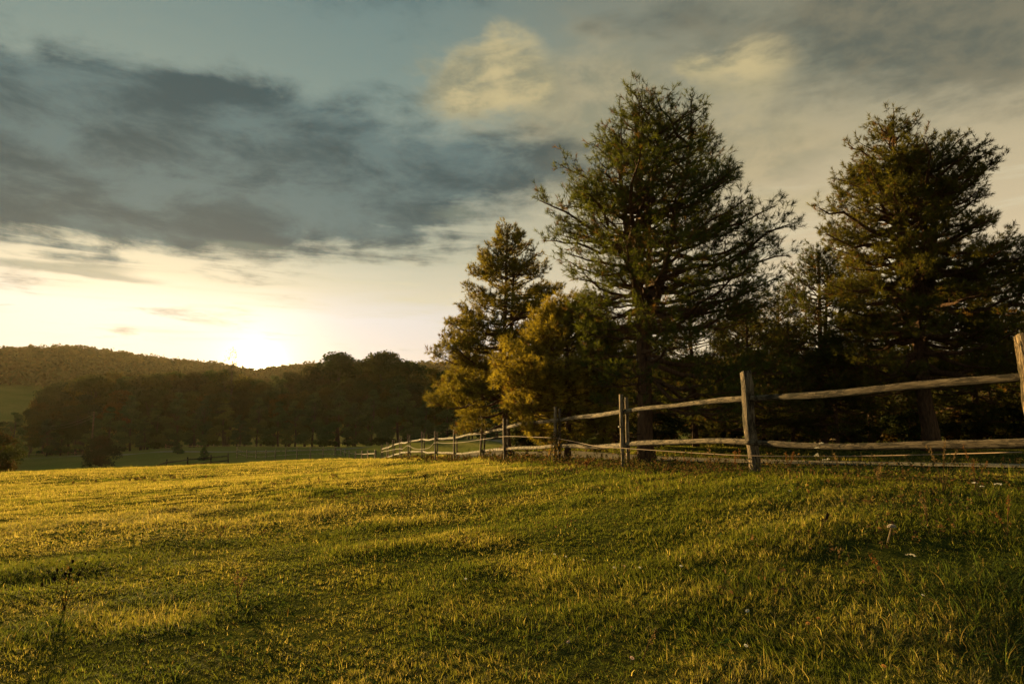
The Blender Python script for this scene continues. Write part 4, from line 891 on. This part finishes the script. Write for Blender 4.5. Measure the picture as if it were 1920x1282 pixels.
def blob(u, v, su, sv, amp, A=None, E=None):
    a0, e0 = azel(u, v); sa = su/22.3; se = sv/22.3
    da = g.mul(g.sub(A or azw, a0), 1/sa); de = g.mul(g.sub(E or elw, e0), 1/se)
    q = g.add(g.mul(da, da), g.mul(de, de)); return g.mul(g.m('POWER', 2.71828, g.mul(q, -1.)), amp)
def total(lst, **k):
    r_ = None
    for b in lst:
        x = blob(*b, **k); r_ = x if r_ is None else g.add(r_, x)
    return r_
def eramp(pts):
    e0, e1 = -5., 45.
    return g.ramp(g.mul(g.sub(g.add(el, g.mul(g.sub(streak, .5), 3.)), e0), 1/(e1-e0)), [((e-e0)/(e1-e0), lin(c)) for e, c in pts])
left = eramp([(-5, (205, 180, 130)), (3, (230, 218, 210)), (8, (226, 223, 222)), (10.5, (214, 208, 184)), (13, (186, 190, 166)), (17, (158, 168, 150)), (25, (125, 148, 140)), (40, (98, 126, 128))])
right = eramp([(-5, (205, 165, 105)), (3, (246, 224, 184)), (8, (240, 218, 180)), (13, (224, 203, 163)), (19, (202, 186, 148)), (26, (160, 156, 128)), (40, (105, 112, 102))])
clear = g.mix(g.sstep(az, -14., 20.), left, right)
sky = g.n('ShaderNodeTexSky'); sky.sky_type = 'NISHITA'; sky.sun_disc = False; sky.sun_elevation = SUN_EL; sky.sun_rotation = SUN_AZ % (2*pi); sky.altitude = 200; sky.dust_density = 2.
nsk = g.mix(1., sky.outputs[0], (.09, .09, .09), 'MULTIPLY')
clear = g.mix(.12, clear, nsk)
# bright veil of high thin cloud near the horizon
veil = g.mul(g.sstep(streak, .5, .72), g.mul(g.sstep(el, 4., 9.), g.sstep(el, 21., 13.)))
clear = g.mix(g.mul(veil, .75), clear, lin((226, 216, 182)))
# generic cloud cover outside the mapped part of the sky
gen = g.mul(g.sstep(det, .46, .66), g.sstep(el, 8., 24.)); outside = g.sstep(g.m('ABSOLUTE', az), 38., 55.)
gen = g.mul(gen, g.m('MAXIMUM', outside, g.sstep(el, 31., 40.)))
# warm mid cloud
warm = total([(1080, 190, 260, 130, .9), (1500, 280, 330, 80, .6), (1200, 350, 220, 80, .5)])
wm_ = g.sstep(g.add(warm, g.mul(g.sub(det, .5), 1.3)), .25, .95)
c = g.mix(g.mul(wm_, .6), clear, g.mix(g.sstep(fine, .35, .65), lin((142, 140, 114)), lin((192, 176, 136))))
# dark bank
dark = total([(120, 210, 330, 95, 1.15), (470, 270, 290, 85, 1.1), (760, 330, 230, 75, .95), (60, 350, 380, 85, 1.2), (480, 385, 330, 50, .9), (700, 180, 90, 30, .45),
              (1650, 40, 300, 70, 1.1), (1900, 110, 280, 75, .9), (700, -10, 190, 50, .8), (1250, 40, 150, 40, .6), (1000, 330, 160, 50, .5)])
dm = g.sstep(g.add(dark, g.add(g.mul(g.sub(det, .5), 1.8), g.add(g.mul(g.sub(fine, .5), .8), g.mul(g.sub(streak, .5), g.sstep(el, 24., 12., 0., 2.2))))), .18, 1.05)
dcol = g.mix(g.sstep(det, .36, .66), lin((98, 120, 120)), lin((56, 80, 86)))
dcol = g.mix(g.sstep(az, -5., 22.), dcol, g.mix(g.sstep(fine, .35, .65), lin((92, 100, 92)), lin((126, 123, 104))))
c = g.mix(g.mul(dm, .93), c, dcol)
# small dark wisps and light bottoms
wis = total([(70, 500, 110, 9, .9), (190, 497, 70, 9, .7), (240, 520, 90, 7, .5), (860, 398, 60, 18, .7), (1180, 300, 90, 20, .4), (450, 465, 100, 10, .6)], A=g.add(az, g.mul(g.sub(ws.outputs[0], .5), 6.)), E=g.add(el, g.mul(g.sub(ws.outputs[1], .5), 2.5)))
c = g.mix(g.mul(g.sstep(g.add(wis, g.mul(g.sub(streak, .5), .9)), .2, .9), .6), c, lin((138, 146, 128)))
# sunlit puffs
A2 = g.add(az, g.add(g.mul(g.sub(ws.outputs[0], .5), 7.), g.mul(g.sub(fine, .5), 5.))); E2 = g.add(el, g.add(g.mul(g.sub(ws.outputs[1], .5), 5.), g.mul(g.sub(det, .5), 4.)))
puff = total([(930, 120, 95, 55, 1.2), (880, 190, 75, 55, 1.1), (980, 170, 90, 60, .9), (1390, 150, 120, 38, 1.25), (1300, 130, 40, 22, .8), (1460, 230, 150, 45, .6), (1700, 330, 200, 40, .45), (1480, 400, 120, 40, .6)], A=A2, E=E2)
pm_ = g.sstep(g.add(puff, g.mul(g.sub(fine, .5), 1.6)), .25, 1.25)
c = g.mix(g.mul(pm_, .85), c, g.mix(g.sstep(g.add(g.mul(det, .6), g.mul(fine, .4)), .40, .60), lin((210, 192, 142)), lin((142, 142, 118))))
c = g.mix(g.mul(gen, .8), c, dcol)
# glow round the sun
su, se_ = azel(482, 688)
sdv = (sin(R(su))*cos(R(se_)), cos(R(su))*cos(R(se_)), sin(R(se_)))
dt = g.n('ShaderNodeVectorMath', operation='DOT_PRODUCT'); g.put(dt.inputs[0], dirv); dt.inputs[1].default_value = sdv
ang = g.mul(g.m('ARCCOSINE', g.m('MINIMUM', dt.outputs['Value'], .999999)), 180/pi)
def gs(s_, amp, col): return g.mix(1., col, g.mul(g.m('POWER', 2.71828, g.mul(g.mul(ang, ang), -1/(s_*s_))), amp), 'MULTIPLY')
def addc(a, b): return g.mix(1., a, b, 'ADD')
for s_, amp, col in [(.6, 90., (1, .86, .55, 1)), (1.5, 5.0, (1, .66, .22, 1)), (3.6, .8, (1, .74, .34, 1)), (9., .05, (1, .92, .8, 1))]:
    k = g.mul(g.m('POWER', 2.71828, g.mul(g.mul(ang, ang), -1/(s_*s_))), amp)
    x = g.n('ShaderNodeVectorMath', operation='SCALE'); x.inputs[0].default_value = col[:3]; g.put(x.inputs['Scale'], k)
    y = g.n('ShaderNodeVectorMath', operation='ADD'); g.put(y.inputs[0], c); g.put(y.inputs[1], x.outputs[0]); c = y.outputs[0]
# the sky away from the sunset is dimmer and bluer
back = g.sstep(g.m('ABSOLUTE', g.add(az, 10.)), 55., 120.)
c = g.mix(back, c, g.mix(1., c, (.60, .68, .76), 'MULTIPLY'))
# below the horizon
c = g.mix(g.sstep(el, -1., -6.), c, (.10, .085, .04))
bg = g.n('ShaderNodeBackground'); g.put(bg.inputs[0], c); bg.inputs[1].default_value = .345
wo = g.n('ShaderNodeOutputWorld'); nt.links.new(bg.outputs[0], wo.inputs[0])
# ------------------------------------------------------------------ sun
sl = bpy.data.lights.new('sun', 'SUN'); sl.energy = 5.0; sl.angle = R(.6); sl.color = (1, .67, .25)
so = bpy.data.objects.new('sun', sl); COL.objects.link(so)
from mathutils import Vector
so.rotation_euler = Vector(tuple(SUNV)).to_track_quat('Z', 'Y').to_euler()
# ------------------------------------------------------------------ camera
cam = bpy.data.cameras.new('camera'); cam.lens = 24; cam.sensor_width = 36; cam.clip_end = 6000; cam.clip_start = .05
co = bpy.data.objects.new('camera', cam); COL.objects.link(co); co.location = (0, 0, EYE); co.rotation_euler = (pi/2+TILT, 0, 0); SC.camera = co
SC.view_settings.view_transform = 'Standard'; SC.view_settings.look = 'None'; SC.view_settings.exposure = 1.5; SC.view_settings.gamma = 1
SC.cycles.max_bounces = 6; SC.cycles.diffuse_bounces = 3; SC.cycles.transmission_bounces = 4; SC.cycles.volume_bounces = 0
SC.cycles.sample_clamp_indirect = 4.0
